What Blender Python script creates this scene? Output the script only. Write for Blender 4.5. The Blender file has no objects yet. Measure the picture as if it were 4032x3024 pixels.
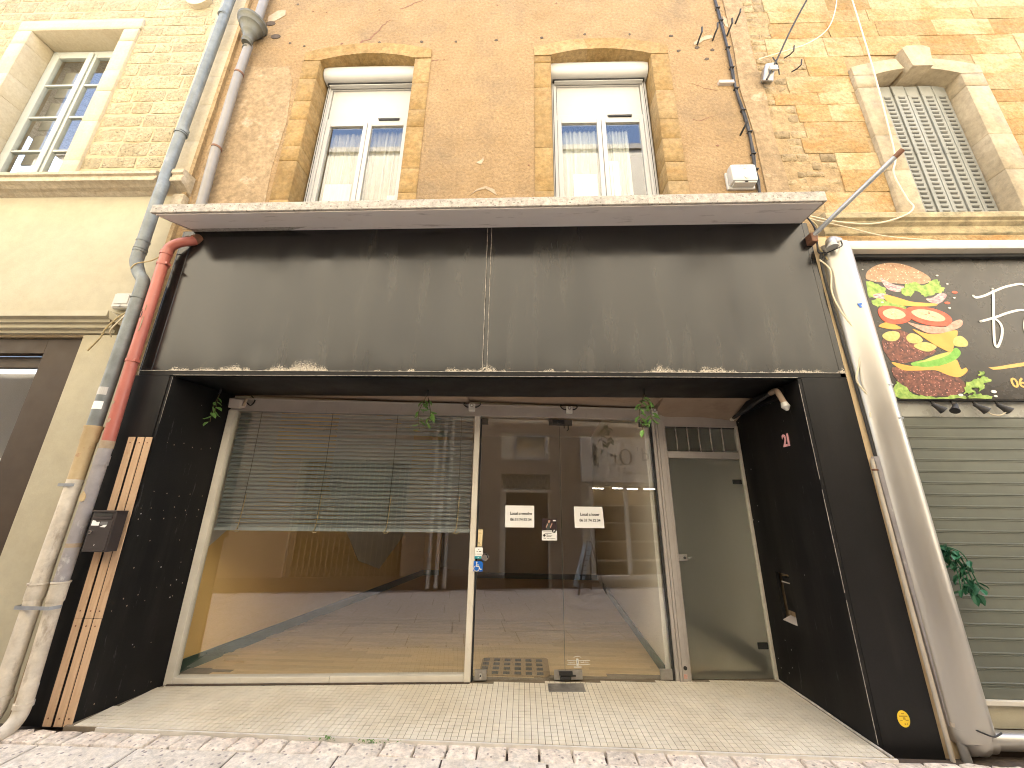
import bpy, bmesh, math, random
from mathutils import Vector, Matrix, noise
R = math.radians
rng = random.Random(7)
S = bpy.context.scene
COL = S.collection

# ------------------------------------------------------------------ camera
cam = bpy.data.cameras.new('camera')
cam.sensor_width = 36.0; cam.sensor_fit = 'HORIZONTAL'; cam.lens = 13.518
cam.clip_start = 0.05; cam.clip_end = 300
camo = bpy.data.objects.new('camera', cam); COL.objects.link(camo)
yaw, pit, rol = R(1.75), R(17.4), R(0.8)
fw = Vector((-math.sin(yaw)*math.cos(pit), math.cos(yaw)*math.cos(pit), math.sin(pit)))
rt = Vector((math.cos(yaw), math.sin(yaw), 0)); up = rt.cross(fw)
r2 = rt*math.cos(rol)+up*math.sin(rol); u2 = -rt*math.sin(rol)+up*math.cos(rol)
m = Matrix((r2, u2, -fw)).transposed().to_4x4(); m.translation = (0, -3.3, 1.55)
camo.matrix_world = m
S.camera = camo

# ------------------------------------------------------------------ world, sun, exposure
SUN_EL, SUN_AZ = R(61), R(14)          # the sun stands behind the houses in view
W = bpy.data.worlds.new('World'); S.world = W; W.use_nodes = True
wn = W.node_tree.nodes; wl = W.node_tree.links
sky = wn.new('ShaderNodeTexSky'); sky.sky_type = 'NISHITA'; sky.sun_disc = False
sky.sun_elevation = SUN_EL; sky.sun_rotation = SUN_AZ
sky.air_density = 1.0; sky.dust_density = 3.0
wl.new(sky.outputs[0], wn['Background'].inputs[0]); wn['Background'].inputs[1].default_value = 0.15
sl = bpy.data.lights.new('sun', 'SUN'); sl.energy = 5.0; sl.angle = R(0.5); sl.color = (1.0, 0.95, 0.86)
so = bpy.data.objects.new('sun', sl); COL.objects.link(so)
sd = Vector((math.sin(SUN_AZ)*math.cos(SUN_EL), math.cos(SUN_AZ)*math.cos(SUN_EL), math.sin(SUN_EL)))
so.rotation_euler = (-sd).to_track_quat('-Z', 'Y').to_euler(); so.location = (0, 8, 20)
S.view_settings.view_transform = 'Standard'; S.view_settings.look = 'None'
S.view_settings.gamma = 1; S.view_settings.use_curve_mapping = False
S.view_settings.exposure = 3.05
S.cycles.max_bounces = 10; S.cycles.diffuse_bounces = 6; S.cycles.glossy_bounces = 5
S.cycles.transparent_max_bounces = 16; S.cycles.transmission_bounces = 6
S.cycles.use_denoising = True; S.cycles.pixel_filter_type = 'BLACKMAN_HARRIS'; S.cycles.filter_width = 1.05; S.cycles.caustics_reflective = False; S.cycles.caustics_refractive = True
S.cycles.sample_clamp_indirect = 6

# ------------------------------------------------------------------ materials
MATS = {}
def newmat(name):
    ma = bpy.data.materials.new(name); ma.use_nodes = True
    nt = ma.node_tree; MATS[name] = ma
    return ma, nt, nt.nodes, nt.links, nt.nodes['Principled BSDF']
def c4(c): return (c[0], c[1], c[2], 1.0)
def mixc(nt, fac, a, b, blend='MIX'):
    n = nt.nodes.new('ShaderNodeMix'); n.data_type = 'RGBA'; n.blend_type = blend
    for sock, v in ((n.inputs[0], fac), (n.inputs[6], a), (n.inputs[7], b)):
        if hasattr(v, 'links'): nt.links.new(v, sock)
        elif isinstance(v, (int, float)): sock.default_value = v
        else: sock.default_value = c4(v)
    return n.outputs[2]
def ntex(nt, vec, scale, detail=5, rough=.6, stretch=None):
    if stretch:
        mp = nt.nodes.new('ShaderNodeMapping'); mp.inputs['Scale'].default_value = stretch
        nt.links.new(vec, mp.inputs[0]); vec = mp.outputs[0]
    n = nt.nodes.new('ShaderNodeTexNoise'); n.inputs['Scale'].default_value = scale
    n.inputs['Detail'].default_value = detail; n.inputs['Roughness'].default_value = rough
    nt.links.new(vec, n.inputs['Vector']); return n.outputs[0]
def rampf(nt, v, lo, hi, a=0., b=1.):
    n = nt.nodes.new('ShaderNodeMapRange'); n.inputs[1].default_value = lo; n.inputs[2].default_value = hi
    n.inputs[3].default_value = a; n.inputs[4].default_value = b; nt.links.new(v, n.inputs[0]); return n.outputs[0]
def mth(nt, op, a, b):
    n = nt.nodes.new('ShaderNodeMath'); n.operation = op
    for i, v in enumerate((a, b)):
        if hasattr(v, 'links'): nt.links.new(v, n.inputs[i])
        else: n.inputs[i].default_value = v
    return n.outputs[0]
def posn(nt, rand_off=False):
    g = nt.nodes.new('ShaderNodeNewGeometry'); return g.outputs['Position']
def M(name, c1, c2=None, scale=3., rough=.8, bump=.25, bscale=40., bdist=.01, rand=0., stain=None, speck=None,
      metal=0., spec=.4, pits=None, grain=None, hue=None, coat=0., mott=None):
    """Procedural surface: two-tone noise, stains, specks, per-piece variation, fine relief."""
    ma, nt, N, L, P = newmat(name)
    p = posn(nt)
    c2 = c2 or tuple(x*.8 for x in c1)
    f = ntex(nt, p, scale, 6, .62, grain)
    col = mixc(nt, rampf(nt, f, .33, .67), c1, c2)
    if hue is not None:
        oi = N.new('ShaderNodeObjectInfo')
        r2_ = mth(nt, 'FRACT', mth(nt, 'MULTIPLY', oi.outputs['Random'], 7.31), 0)
        col = mixc(nt, rampf(nt, r2_, hue[1], hue[2]), col, mixc(nt, .75, col, hue[0]))
    if stain:
        sc_, stc, st, lo, hi, amt = stain
        f2 = ntex(nt, p, sc_, 6, .65, st)
        col = mixc(nt, rampf(nt, f2, lo, hi, 0, amt), col, stc)
    if mott:
        vv = N.new('ShaderNodeVectorMath'); vv.operation = 'SCALE'
        L.new(col, vv.inputs[0]); L.new(rampf(nt, ntex(nt, p, mott[0], 4, .7), .34, .66, 1-mott[1], 1+mott[1]), vv.inputs['Scale']); col = vv.outputs[0]
    if speck:
        spc, ss, thr = speck
        v = N.new('ShaderNodeTexVoronoi'); v.inputs['Scale'].default_value = ss; L.new(p, v.inputs['Vector'])
        col = mixc(nt, rampf(nt, v.outputs['Distance'], thr, thr*.7), col, spc)
    if rand:
        oi = N.new('ShaderNodeObjectInfo')
        k = rampf(nt, oi.outputs['Random'], 0, 1, 1-rand, 1+rand*.7)
        vv = N.new('ShaderNodeVectorMath'); vv.operation = 'SCALE'
        L.new(col, vv.inputs[0]); L.new(k, vv.inputs['Scale']); col = vv.outputs[0]
    L.new(col, P.inputs['Base Color'])
    fr = ntex(nt, p, scale*2.3, 4)
    L.new(rampf(nt, fr, .3, .7, max(.02, rough-.1), min(1, rough+.08)), P.inputs['Roughness'])
    P.inputs['Metallic'].default_value = metal; P.inputs['Specular IOR Level'].default_value = spec
    P.inputs['Coat Weight'].default_value = coat
    if bump:
        h = ntex(nt, p, bscale, 8, .65)
        if pits:
            v = N.new('ShaderNodeTexVoronoi'); v.inputs['Scale'].default_value = pits[0]; L.new(p, v.inputs['Vector'])
            h2 = ntex(nt, p, pits[0]*.35, 3)
            hole = mth(nt, 'MULTIPLY', rampf(nt, v.outputs['Distance'], .12, .3, 1, 0), rampf(nt, h2, .45, .6))
            h = mth(nt, 'SUBTRACT', h, mth(nt, 'MULTIPLY', hole, pits[1]))
        b = N.new('ShaderNodeBump'); b.inputs['Strength'].default_value = bump; b.inputs['Distance'].default_value = bdist
        L.new(h, b.inputs['Height']); L.new(b.outputs[0], P.inputs['Normal'])
    return ma

stucco = M('stucco', (.32, .222, .122), (.272, .182, .094), 2.6, .95, 1.0, 22, .03, stain=(1.1, (.205, .148, .09), (1, 1, .8), .50, .68, .8), speck=((.42, .33, .22), 30, .10), spec=.2, mott=(30, .19))
stucco_grey = M('stucco_patch', (.30, .22, .135), (.25, .18, .105), 2.2, .95, .5, 30, .015, stain=(3, (.42, .35, .26), None, .58, .68, .6), spec=.2, mott=(18, .25))
plaster_white = M('plaster_patch', (.40, .325, .235), (.30, .225, .15), 14, .9, .5, 50, .01)
gold_stone = M('gold_stone', (.30, .205, .09), (.235, .15, .055), 4.5, .85, .8, 28, .012, rand=.13, stain=(5, (.26, .15, .055), (1, 1, 1.6), .52, .72, .8), hue=((.32, .23, .12), .5, 1.0), spec=.25, mott=(20, .22))
sandstone = M('sandstone', (.345, .25, .125), (.275, .185, .08), 3.5, .9, .85, 22, .022, rand=.12, stain=(2.6, (.33, .165, .05), (1, 1, 1.7), .46, .62, .6), hue=((.45, .36, .22), .3, 1.0), spec=.2, mott=(24, .24))
sand_mortar = M('sandstone_mortar', (.36, .265, .15), (.28, .20, .11), 9, .95, .7, 30, .02, spec=.15, mott=(18, .3))
rubble_m = M('rubble_stone', (.33, .255, .155), (.25, .19, .11), 9, .95, .8, 40, .02, rand=.25, spec=.15, mott=(20, .3))
limestone = M('limestone', (.41, .35, .235), (.335, .275, .165), 3.2, .92, .9, 30, .03, rand=.10, stain=(1.2, (.45, .33, .17), None, .52, .7, .6), pits=(48, 2.2), speck=((.27, .20, .12), 48, .17), spec=.2, mott=(22, .24))
lime_mortar = M('limestone_mortar', (.47, .38, .25), (.42, .325, .195), 4, .95, .6, 60, .012, spec=.15)
lime_smooth = M('limestone_dressed', (.47, .415, .305), (.42, .355, .245), 3, .85, .25, 40, .006, rand=.06, spec=.2, mott=(30, .08))
lime_mould = M('limestone_moulding', (.48, .42, .32), (.40, .33, .235), 5, .9, .5, 45, .012, stain=(9, (.36, .29, .2), (1, 1, 3), .55, .75, .7), spec=.2, mott=(24, .18))
cream = M('cream_render', (.42, .385, .285), (.39, .35, .25), 1.4, .85, .25, 70, .006, spec=.3, mott=(7, .05))
cream_wall = M('cream_wall_opposite', (.68, .63, .52), (.60, .55, .45), 1.2, .9, .4, 40, .01, spec=.2)
concrete = M('canopy_concrete', (.46, .43, .39), (.35, .325, .29), 14, .9, .7, 70, .02, speck=((.22, .2, .17), 24, .24), spec=.2, mott=(24, .22))
mauve = M('canopy_paint', (.80, .755, .73), (.76, .71, .685), 2.2, .8, .15, 60, .004, stain=(3.5, (.25, .2, .19), (.7, 3, 1), .58, .72, .6), spec=.3)
zinc = M('zinc', (.185, .205, .205), (.135, .15, .15), 6, .55, .2, 30, .004, metal=.2, stain=(7, (.27, .28, .27), (1, 1, .5), .55, .7, .6), spec=.5, mott=(9, .12))
hopper_m = M('hopper_zinc', (.15, .15, .125), (.10, .10, .085), 9, .6, .2, 30, .004, metal=.3)
pvc_grey = M('pvc_grey', (.23, .215, .195), (.19, .18, .165), 5, .45, .05, 40, .002, spec=.5)
red_paint = M('red_pipe_paint', (.42, .13, .10), (.37, .11, .085), 5, .4, .1, 40, .003, stain=(13, (.68, .42, .36), (1, 1, .5), .66, .74, .8), spec=.5)
cast_grey = M('cast_iron_grey', (.33, .31, .31), (.25, .235, .24), 7, .55, .3, 40, .005, stain=(11, (.55, .53, .5), (1, 1, .6), .58, .68, .8))
cast_cream = M('cast_iron_cream', (.62, .565, .47), (.54, .48, .385), 6, .65, .35, 40, .006, stain=(10, (.25, .19, .135), (1, 1, .45), .53, .70, .85), mott=(9, .14))
cast_ochre = M('cast_iron_ochre', (.52, .40, .23), (.44, .33, .18), 10, .65, .3, 50, .005, stain=(15, (.4, .2, .12), None, .6, .7, .7))
strap_m = M('steel_strap', (.36, .38, .41), (.28, .30, .32), 12, .45, .1, 40, .002, metal=.6)
rust = M('rusty_steel', (.22, .105, .06), (.14, .07, .045), 20, .8, .4, 60, .004)
iron_blk = M('dark_iron', (.035, .033, .032), (.02, .02, .02), 10, .6, .2, 40, .003)
wood_slat = M('pale_wood', (.56, .39, .25), (.48, .32, .195), 7, .65, .15, 90, .003, rand=.08, grain=(9, 9, .7), stain=(4, (.30, .17, .09), (3, 3, 1), .62, .74, .75))
mail_br = M('mailbox_brown', (.040, .030, .028), (.032, .024, .022), 8, .45, .1, 60, .002, spec=.5)
white_pl = M('white_plastic', (.46, .455, .43), (.43, .42, .40), 2, .4, .02, 40, .001, spec=.5)
white_sh = M('white_shutter_aluminium', (.43, .425, .41), (.40, .395, .38), 1.5, .5, .05, 50, .002, spec=.4)
dark_gap = M('rubber_seal', (.03, .03, .03), (.02, .02, .02), 4, .7, 0)
alu = M('anodised_aluminium', (.44, .405, .37), (.385, .35, .32), 4, .42, .06, 60, .002, metal=.25, stain=(14, (.28, .24, .21), (1, 1, .5), .6, .75, .5), spec=.5)
alu_light = M('cream_aluminium', (.66, .62, .54), (.58, .54, .46), 4, .5, .06, 60, .002, stain=(14, (.38, .33, .27), (1, 1, .5), .6, .75, .5))
steel = M('brushed_steel', (.42, .40, .37), (.33, .31, .28), 20, .4, .1, 60, .001, metal=.7)
bronze = M('patch_fitting', (.13, .115, .10), (.09, .08, .07), 12, .4, .1, 60, .001, metal=.6)
chrome = M('chrome', (.7, .7, .7), (.6, .6, .6), 5, .12, 0, metal=1.)
grey_wood = M('grey_window_paint', (.42, .44, .40), (.37, .385, .35), 6, .55, .12, 50, .003, rand=.03)
brown_fr = M('brown_frame', (.052, .034, .02), (.042, .027, .016), 3, .5, .05, 40, .002, spec=.2)
shutter_gr = M('shutter_paint', (.25, .255, .235), (.22, .225, .205), 4, .55, .1, 60, .002)
slot_dark = M('slot_shadow_gap', (.05, .05, .048), None, 4, .8, 0)
soffit_br = M('soffit_board', (.30, .225, .165), (.25, .18, .13), 3, .75, .2, 30, .006, stain=(3, (.18, .12, .085), (1, 2, 1), .55, .7, .6))
lintel_m = M('lintel_board', (.44, .395, .36), (.38, .335, .30), 3, .7, .1, 40, .004)
tile_m = M('mosaic_tile', (.76, .70, .58), (.68, .61, .48), 1.3, .42, .12, 60, .002, rand=.03, stain=(1.1, (.58, .47, .30), None, .45, .72, .5), spec=.45, mott=(6, .08))
grout = M('tile_grout', (.24, .195, .14), (.16, .125, .085), 8, .95, .3, 80, .003)
cobble_m = M('cobble_stone', (.76, .68, .57), (.69, .58, .475), 6, .85, .8, 34, .02, rand=.12, speck=((.36, .3, .26), 22, .22), spec=.3, mott=(26, .25))
paving_m = M('paving_stone', (.76, .685, .58), (.68, .60, .495), 5, .75, .8, 42, .016, rand=.06, speck=((.34, .29, .27), 19, .22), stain=(16, (.82, .76, .67), (1.6, .8, 1), .55, .66, .6), spec=.35, mott=(26, .2))
street_m = M('street_bed', (.20, .17, .15), (.12, .1, .085), 12, .95, .5, 40, .01)
dirt = M('joint_dirt', (.10, .075, .055), (.06, .045, .035), 20, .95, .5, 60, .006)
ochre_w = M('ochre_paint', (.78, .54, .22), (.75, .51, .20), 1.5, .7, .05, 50, .002, spec=.3)
inner_white = M('inner_wall_paint', (.78, .74, .66), (.74, .70, .62), 1.2, .8, .05, 50, .002)
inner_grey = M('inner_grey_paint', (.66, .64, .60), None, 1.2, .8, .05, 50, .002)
green_bb = M('green_baseboard', (.035, .085, .065), (.05, .10, .08), 6, .5, .05, 50, .002)
parquet = M('parquet_plank', (.62, .45, .255), (.55, .39, .20), 9, .5, .08, 60, .002, rand=.14, grain=(1, 8, 1))
black_rub = M('black_rubber', (.025, .025, .025), None, 8, .8, .2, 50, .003)
jute = M('doormat_weave', (.30, .205, .10), (.24, .16, .075), 40, .95, .5, 200, .004)
paper_w = M('white_paper', (.82, .82, .80), (.80, .80, .78), 3, .7, .02, 30, .001)
ink = M('black_ink', (.03, .03, .03), None, 3, .6, 0)
grey_ink = M('grey_ink', (.16, .16, .16), None, 3, .6, 0)
blue_st = M('blue_sticker', (.01, .13, .55), (.01, .12, .5), 3, .4, 0)
teal_st = M('teal_sticker', (.03, .30, .38), None, 3, .4, 0)
yellow_st = M('yellow_sticker', (.85, .58, .03), None, 3, .4, 0)
cream_st = M('cream_sticker', (.80, .68, .40), (.76, .62, .36), 30, .5, 0)
ochre_ink = M('ochre_ink', (.45, .26, .01), None, 3, .5, 0)
pink_num = M('faded_pink_enamel', (.72, .38, .42), (.66, .33, .37), 14, .5, .1, 50, .002)
skin_pr = M('print_skin', (.55, .33, .26), None, 12, .5, 0)
print_dk = M('print_dark_red', (.035, .018, .02), (.02, .012, .014), 18, .4, 0)
print_gr = M('print_grey_shirt', (.06, .075, .07), None, 18, .4, 0)
leaf_m = M('leaf_green', (.10, .23, .045), (.16, .31, .08), 30, .5, .1, 60, .002, rand=.3, spec=.4)
leaf_dk = M('dark_leaf_green', (.02, .11, .05), (.035, .15, .075), 20, .45, .1, 60, .002, rand=.3)
stem_m = M('brown_stem', (.11, .085, .04), None, 20, .8, .1)
rope_m = M('old_string', (.45, .36, .2), None, 20, .9, .2)
wire_w = M('white_wire', (.72, .63, .45), None, 9, .6, .05)
conduit_m = M('beige_conduit', (.50, .44, .35), (.43, .375, .295), 6, .55, .1, 40, .002)
tube_alu = M('satin_tube_aluminium', (.43, .41, .37), (.41, .385, .345), .6, .33, 0, metal=.6)
sign_dark = M('printed_sign_dark', (.030, .026, .021), (.024, .02, .016), 2, .30, 0, spec=.4)
lampbox_m = M('grey_lamp_panel', (.36, .36, .32), (.30, .30, .27), 4, .3, .03, 30, .002, spec=.5)
roller_m = M('roller_slat_grey', (.125, .133, .103), (.105, .112, .088), 2.5, .48, .08, 60, .002, rand=.03, spec=.45, mott=(2.2, .08))
bun_m = M('print_bun', (.50, .32, .20), (.33, .18, .10), 30, .5, .0, speck=((.74, .58, .42), 34, .26))
patty_m = M('print_patty', (.26, .085, .05), (.045, .016, .01), 26, .5, 0, speck=((.52, .22, .17), 40, .27))
lett_m = M('print_lettuce', (.44, .58, .13), (.12, .26, .025), 22, .5, 0)
tom_m = M('print_tomato', (.78, .13, .06), (.68, .07, .03), 22, .5, 0)
tom_pale = M('print_tomato_core', (.80, .42, .24), (.85, .55, .36), 60, .5, 0)
cheese_m = M('print_cheese', (.80, .42, .08), (.72, .34, .055), 5, .5, 0)
onion_m = M('print_onion', (.74, .60, .55), (.34, .09, .14), 30, .5, 0, grain=(1, 1, 2.5))
bacon_m = M('print_bacon', (.55, .22, .15), (.70, .42, .32), 28, .5, 0)
pickle_m = M('print_pickle', (.46, .42, .10), (.60, .52, .2), 40, .5, 0)
cuc_m = M('print_cucumber', (.12, .36, .03), (.24, .5, .08), 25, .5, 0)
cuc_in = M('print_cucumber_flesh', (.52, .55, .12), None, 25, .5, 0)
print_wh = M('print_white', (.82, .80, .74), None, 5, .5, 0)
print_yl = M('print_amber', (.82, .50, .14), None, 5, .5, 0)
blind_m = M('blind_slat_grey', (.30, .335, .345), (.275, .31, .32), 2, .35, .02, 60, .001, metal=.0, rand=.05, spec=.5)
curtain_m = M('net_curtain', (.36, .335, .27), (.27, .25, .195), 9, .9, .1, 100, .002, grain=(4, 4, .5))
curtain_g = M('pale_curtain', (.44, .44, .39), (.36, .36, .31), 9, .9, .1, 100, .002, grain=(4, 4, .5))
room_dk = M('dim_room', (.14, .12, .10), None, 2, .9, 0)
gate_m = M('gate_metal', (.45, .38, .28), None, 5, .5, 0)
door_br = M('brown_door', (.085, .055, .035), (.07, .045, .03), 3, .6, .05)
honey_m = M('honeycomb_grille', (.60, .54, .44), None, 3, .7, .1)
aboard_m = M('board_print', (.55, .66, .75), (.50, .61, .70), 6, .5, 0)

def glass_mat(name, ior, tint):
    ma, nt, N, L, P = newmat(name); N.remove(P)
    out = N['Material Output']
    fr = N.new('ShaderNodeFresnel'); fr.inputs[0].default_value = ior
    bf = N.new('ShaderNodeNewGeometry')
    fac = mth(nt, 'MULTIPLY', fr.outputs[0], rampf(nt, bf.outputs['Backfacing'], 0, 1, 1, 0))
    tr = N.new('ShaderNodeBsdfTransparent'); tr.inputs[0].default_value = c4(tint)
    gl = N.new('ShaderNodeBsdfGlossy'); gl.inputs['Roughness'].default_value = 0
    mx = N.new('ShaderNodeMixShader')
    L.new(fac, mx.inputs[0]); L.new(tr.outputs[0], mx.inputs[1]); L.new(gl.outputs[0], mx.inputs[2])
    L.new(mx.outputs[0], out.inputs[0]); return ma
glass = glass_mat('shop_glass', 2.5, (.985, .99, .98))
win_glass = glass_mat('window_glass', 2.2, (.97, .98, .97))
def frosted():
    ma, nt, N, L, P = newmat('frosted_glass'); N.remove(P); out = N['Material Output']
    t = N.new('ShaderNodeBsdfRefraction'); t.inputs['Roughness'].default_value = .30; t.inputs['IOR'].default_value = 1.25
    t.inputs[0].default_value = (1, 1, .97, 1)
    d = N.new('ShaderNodeBsdfDiffuse'); d.inputs[0].default_value = (.42, .42, .37, 1)
    g = N.new('ShaderNodeBsdfGlossy'); g.inputs['Roughness'].default_value = .38; g.inputs[0].default_value = (.8, .82, .78, 1)
    m1 = N.new('ShaderNodeMixShader'); m1.inputs[0].default_value = .15
    L.new(t.outputs[0], m1.inputs[1]); L.new(d.outputs[0], m1.inputs[2])
    fr = N.new('ShaderNodeFresnel'); fr.inputs[0].default_value = 1.2
    m2 = N.new('ShaderNodeMixShader'); L.new(fr.outputs[0], m2.inputs[0]); L.new(m1.outputs[0], m2.inputs[1]); L.new(g.outputs[0], m2.inputs[2])
    L.new(m2.outputs[0], out.inputs[0]); return ma
frost = frosted()

def black_panel(name, z_wear, gloss, dust, fleck, spec=.6, bmp=.12, gvar=.12):
    """Black painted sheet: gloss, dusty runs, chalky wear along its lower edge, stray paint flecks."""
    ma, nt, N, L, P = newmat(name); p = posn(nt)
    col = mixc(nt, rampf(nt, ntex(nt, p, 1.4, 5), .35, .7), (.006, .006, .006), (.011, .010, .010))
    run = mth(nt, 'MULTIPLY', rampf(nt, ntex(nt, p, 5.5, 6, .6, (1, 1, .12)), .48, .72), rampf(nt, ntex(nt, p, .9, 3), .35, .65))
    col = mixc(nt, mth(nt, 'MULTIPLY', run, dust), col, (.16, .145, .115))
    fine = rampf(nt, ntex(nt, p, 120, 4, .7), .5, .8)
    col = mixc(nt, mth(nt, 'MULTIPLY', fine, .25*dust), col, (.2, .19, .17))
    sx = N.new('ShaderNodeSeparateXYZ'); L.new(p, sx.inputs[0])
    if z_wear is not None:
        z0, hgt = z_wear
        cl = rampf(nt, ntex(nt, p, 2.7, 3, .6, (1, .2, .2)), .46, .66)
        top = mth(nt, 'MULTIPLY', cl, hgt)
        rel = mth(nt, 'DIVIDE', mth(nt, 'SUBTRACT', sx.outputs[2], z0), mth(nt, 'ADD', top, .004))
        msk = rampf(nt, rel, 0, 1, 1, 0)
        brk = rampf(nt, ntex(nt, p, 95, 6, .75), .40, .60)
        w = rampf(nt, mth(nt, 'ADD', msk, mth(nt, 'MULTIPLY', mth(nt, 'SUBTRACT', brk, .62), 1.3)), .2, .75)
        w = mth(nt, 'MULTIPLY', w, rampf(nt, rel, .95, 1.15, 1, 0))
        col = mixc(nt, w, col, (.52, .46, .36))
    if fleck:
        v = N.new('ShaderNodeTexVoronoi'); v.inputs['Scale'].default_value = 11; L.new(p, v.inputs['Vector'])
        col = mixc(nt, mth(nt, 'MULTIPLY', rampf(nt, v.outputs['Distance'], .07, .05), rampf(nt, ntex(nt, p, 3, 3), .5, .55)), col, (.45, .44, .42))
        sc = rampf(nt, ntex(nt, p, 7, 6, .75, (3, 3, .35)), .62, .74)
        col = mixc(nt, mth(nt, 'MULTIPLY', sc, .35), col, (.20, .20, .20))
    L.new(col, P.inputs['Base Color'])
    L.new(rampf(nt, ntex(nt, p, 3.2, 5, .6, (1.2, 1, .2)), .34, .68, gloss, gloss+gvar), P.inputs['Roughness'])
    P.inputs['Specular IOR Level'].default_value = spec
    b = N.new('ShaderNodeBump'); b.inputs['Strength'].default_value = bmp; b.inputs['Distance'].default_value = .012
    hh = mth(nt, 'ADD', ntex(nt, p, 2.2, 2, .4), mth(nt, 'MULTIPLY', ntex(nt, p, 70, 5), .06))
    L.new(hh, b.inputs['Height']); L.new(b.outputs[0], P.inputs['Normal'])
    return ma
blk_sign = black_panel('black_sign_sheet', (2.70, .11), .13, .16, False, .5, .08, .15)
blk_panel = black_panel('black_panel', None, .36, .10, False, .22)
blk_jamb = black_panel('black_jamb', None, .40, .08, True, .16)
blk_soffit = black_panel('black_soffit', None, .35, .03, False, .25)
worn_edge = M('worn_white_edge', (.50, .46, .40), (.12, .11, .10), 26, .6, .2, 60, .003)

# ------------------------------------------------------------------ mesh helpers
def bm_(): return bmesh.new()
def hexa(bm, b4, t4):
    """eight corners: b4 counter-clockwise seen from above, t4 above them"""
    vs = [bm.verts.new(p) for p in list(b4)+list(t4)]
    for f in ((3, 2, 1, 0), (4, 5, 6, 7), (0, 1, 5, 4), (1, 2, 6, 5), (2, 3, 7, 6), (3, 0, 4, 7)):
        bm.faces.new([vs[i] for i in f])
    return vs
def box(bm, x0, x1, y0, y1, z0, z1, bev=0.0):
    t = bmesh.new()
    hexa(t, ((x0, y0, z0), (x1, y0, z0), (x1, y1, z0), (x0, y1, z0)), ((x0, y0, z1), (x1, y0, z1), (x1, y1, z1), (x0, y1, z1)))
    if bev: bmesh.ops.bevel(t, geom=t.edges[:], offset=bev, segments=2, affect='EDGES', profile=.6)
    join(bm, t); return bm
def join(bm, t):
    me = bpy.data.meshes.new('tmp'); t.to_mesh(me); t.free(); bm.from_mesh(me); bpy.data.meshes.remove(me)
def gy(x, o=0.0): return .64+.08*(x+3.14)+o          # the glazing runs slightly askew of the street line
def gbox(bm, x0, x1, o0, o1, z0, z1, bev=0.0):
    t = bmesh.new()
    hexa(t, ((x0, gy(x0, o0), z0), (x1, gy(x1, o0), z0), (x1, gy(x1, o1), z0), (x0, gy(x0, o1), z0)),
         ((x0, gy(x0, o0), z1), (x1, gy(x1, o0), z1), (x1, gy(x1, o1), z1), (x0, gy(x0, o1), z1)))
    if bev: bmesh.ops.bevel(t, geom=t.edges[:], offset=bev, segments=2, affect='EDGES', profile=.6)
    join(bm, t); return bm
def prism(bm, pts, y0, y1):
    """outline in (x,z) pushed from y0 to y1"""
    a = [bm.verts.new((p[0], y0, p[1])) for p in pts]; b = [bm.verts.new((p[0], y1, p[1])) for p in pts]
    n = len(pts); bm.faces.new(a); bm.faces.new(b[::-1])
    for i in range(n): bm.faces.new((a[i], b[i], b[(i+1) % n], a[(i+1) % n]))
    return bm
def xprism(bm, pts, x0, x1):
    """outline in (y,z) pushed along x"""
    a = [bm.verts.new((x0, p[0], p[1])) for p in pts]; b = [bm.verts.new((x1, p[0], p[1])) for p in pts]
    n = len(pts); bm.faces.new(a); bm.faces.new(b[::-1])
    for i in range(n): bm.faces.new((a[i], b[i], b[(i+1) % n], a[(i+1) % n]))
    return bm
def tube(bm, pts, r, seg=14, caps=True):
    pts = [Vector(p) for p in pts]; rs = r if isinstance(r, (list, tuple)) else [r]*len(pts)
    rings = []; nrm = None
    for i, p in enumerate(pts):
        d = (pts[min(i+1, len(pts)-1)]-pts[max(i-1, 0)]).normalized()
        if nrm is None:
            nrm = d.cross(Vector((0, 1, 0)));
            if nrm.length < .1: nrm = d.cross(Vector((1, 0, 0)))
        nrm = (nrm-d*nrm.dot(d)).normalized(); bi = d.cross(nrm)
        rings.append([bm.verts.new(p+(nrm*math.cos(2*math.pi*k/seg)+bi*math.sin(2*math.pi*k/seg))*rs[i]) for k in range(seg)])
    for a, b in zip(rings, rings[1:]):
        for k in range(seg): bm.faces.new((a[k], a[(k+1) % seg], b[(k+1) % seg], b[k]))
    if caps: bm.faces.new(rings[0][::-1]); bm.faces.new(rings[-1])
    return bm
def smooth_path(pts, n=8):
    """Catmull-Rom through the points"""
    P = [Vector(p) for p in pts]; P = [P[0]*2-P[1]]+P+[P[-1]*2-P[-2]]; out = []
    for i in range(1, len(P)-2):
        a, b, c, d = P[i-1:i+3]
        for k in range(n):
            t = k/n
            out.append(.5*((2*b)+(c-a)*t+(2*a-5*b+4*c-d)*t*t+(3*b-a-3*c+d)*t**3))
    out.append(P[-2]); return out
def lathe(bm, prof, cx, cy, seg=20):
    rings = [[bm.verts.new((cx+r*math.cos(2*math.pi*k/seg), cy+r*math.sin(2*math.pi*k/seg), z)) for k in range(seg)] for r, z in prof]
    for a, b in zip(rings, rings[1:]):
        for k in range(seg): bm.faces.new((a[k], a[(k+1) % seg], b[(k+1) % seg], b[k]))
    bm.faces.new(rings[0][::-1]); bm.faces.new(rings[-1]); return bm
def disc(bm, cx, cz, r, y0, y1, seg=20, sx=1, sz=1):
    return prism(bm, [(cx+sx*r*math.cos(2*math.pi*k/seg), cz+sz*r*math.sin(2*math.pi*k/seg)) for k in range(seg)], y0, y1)
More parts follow.
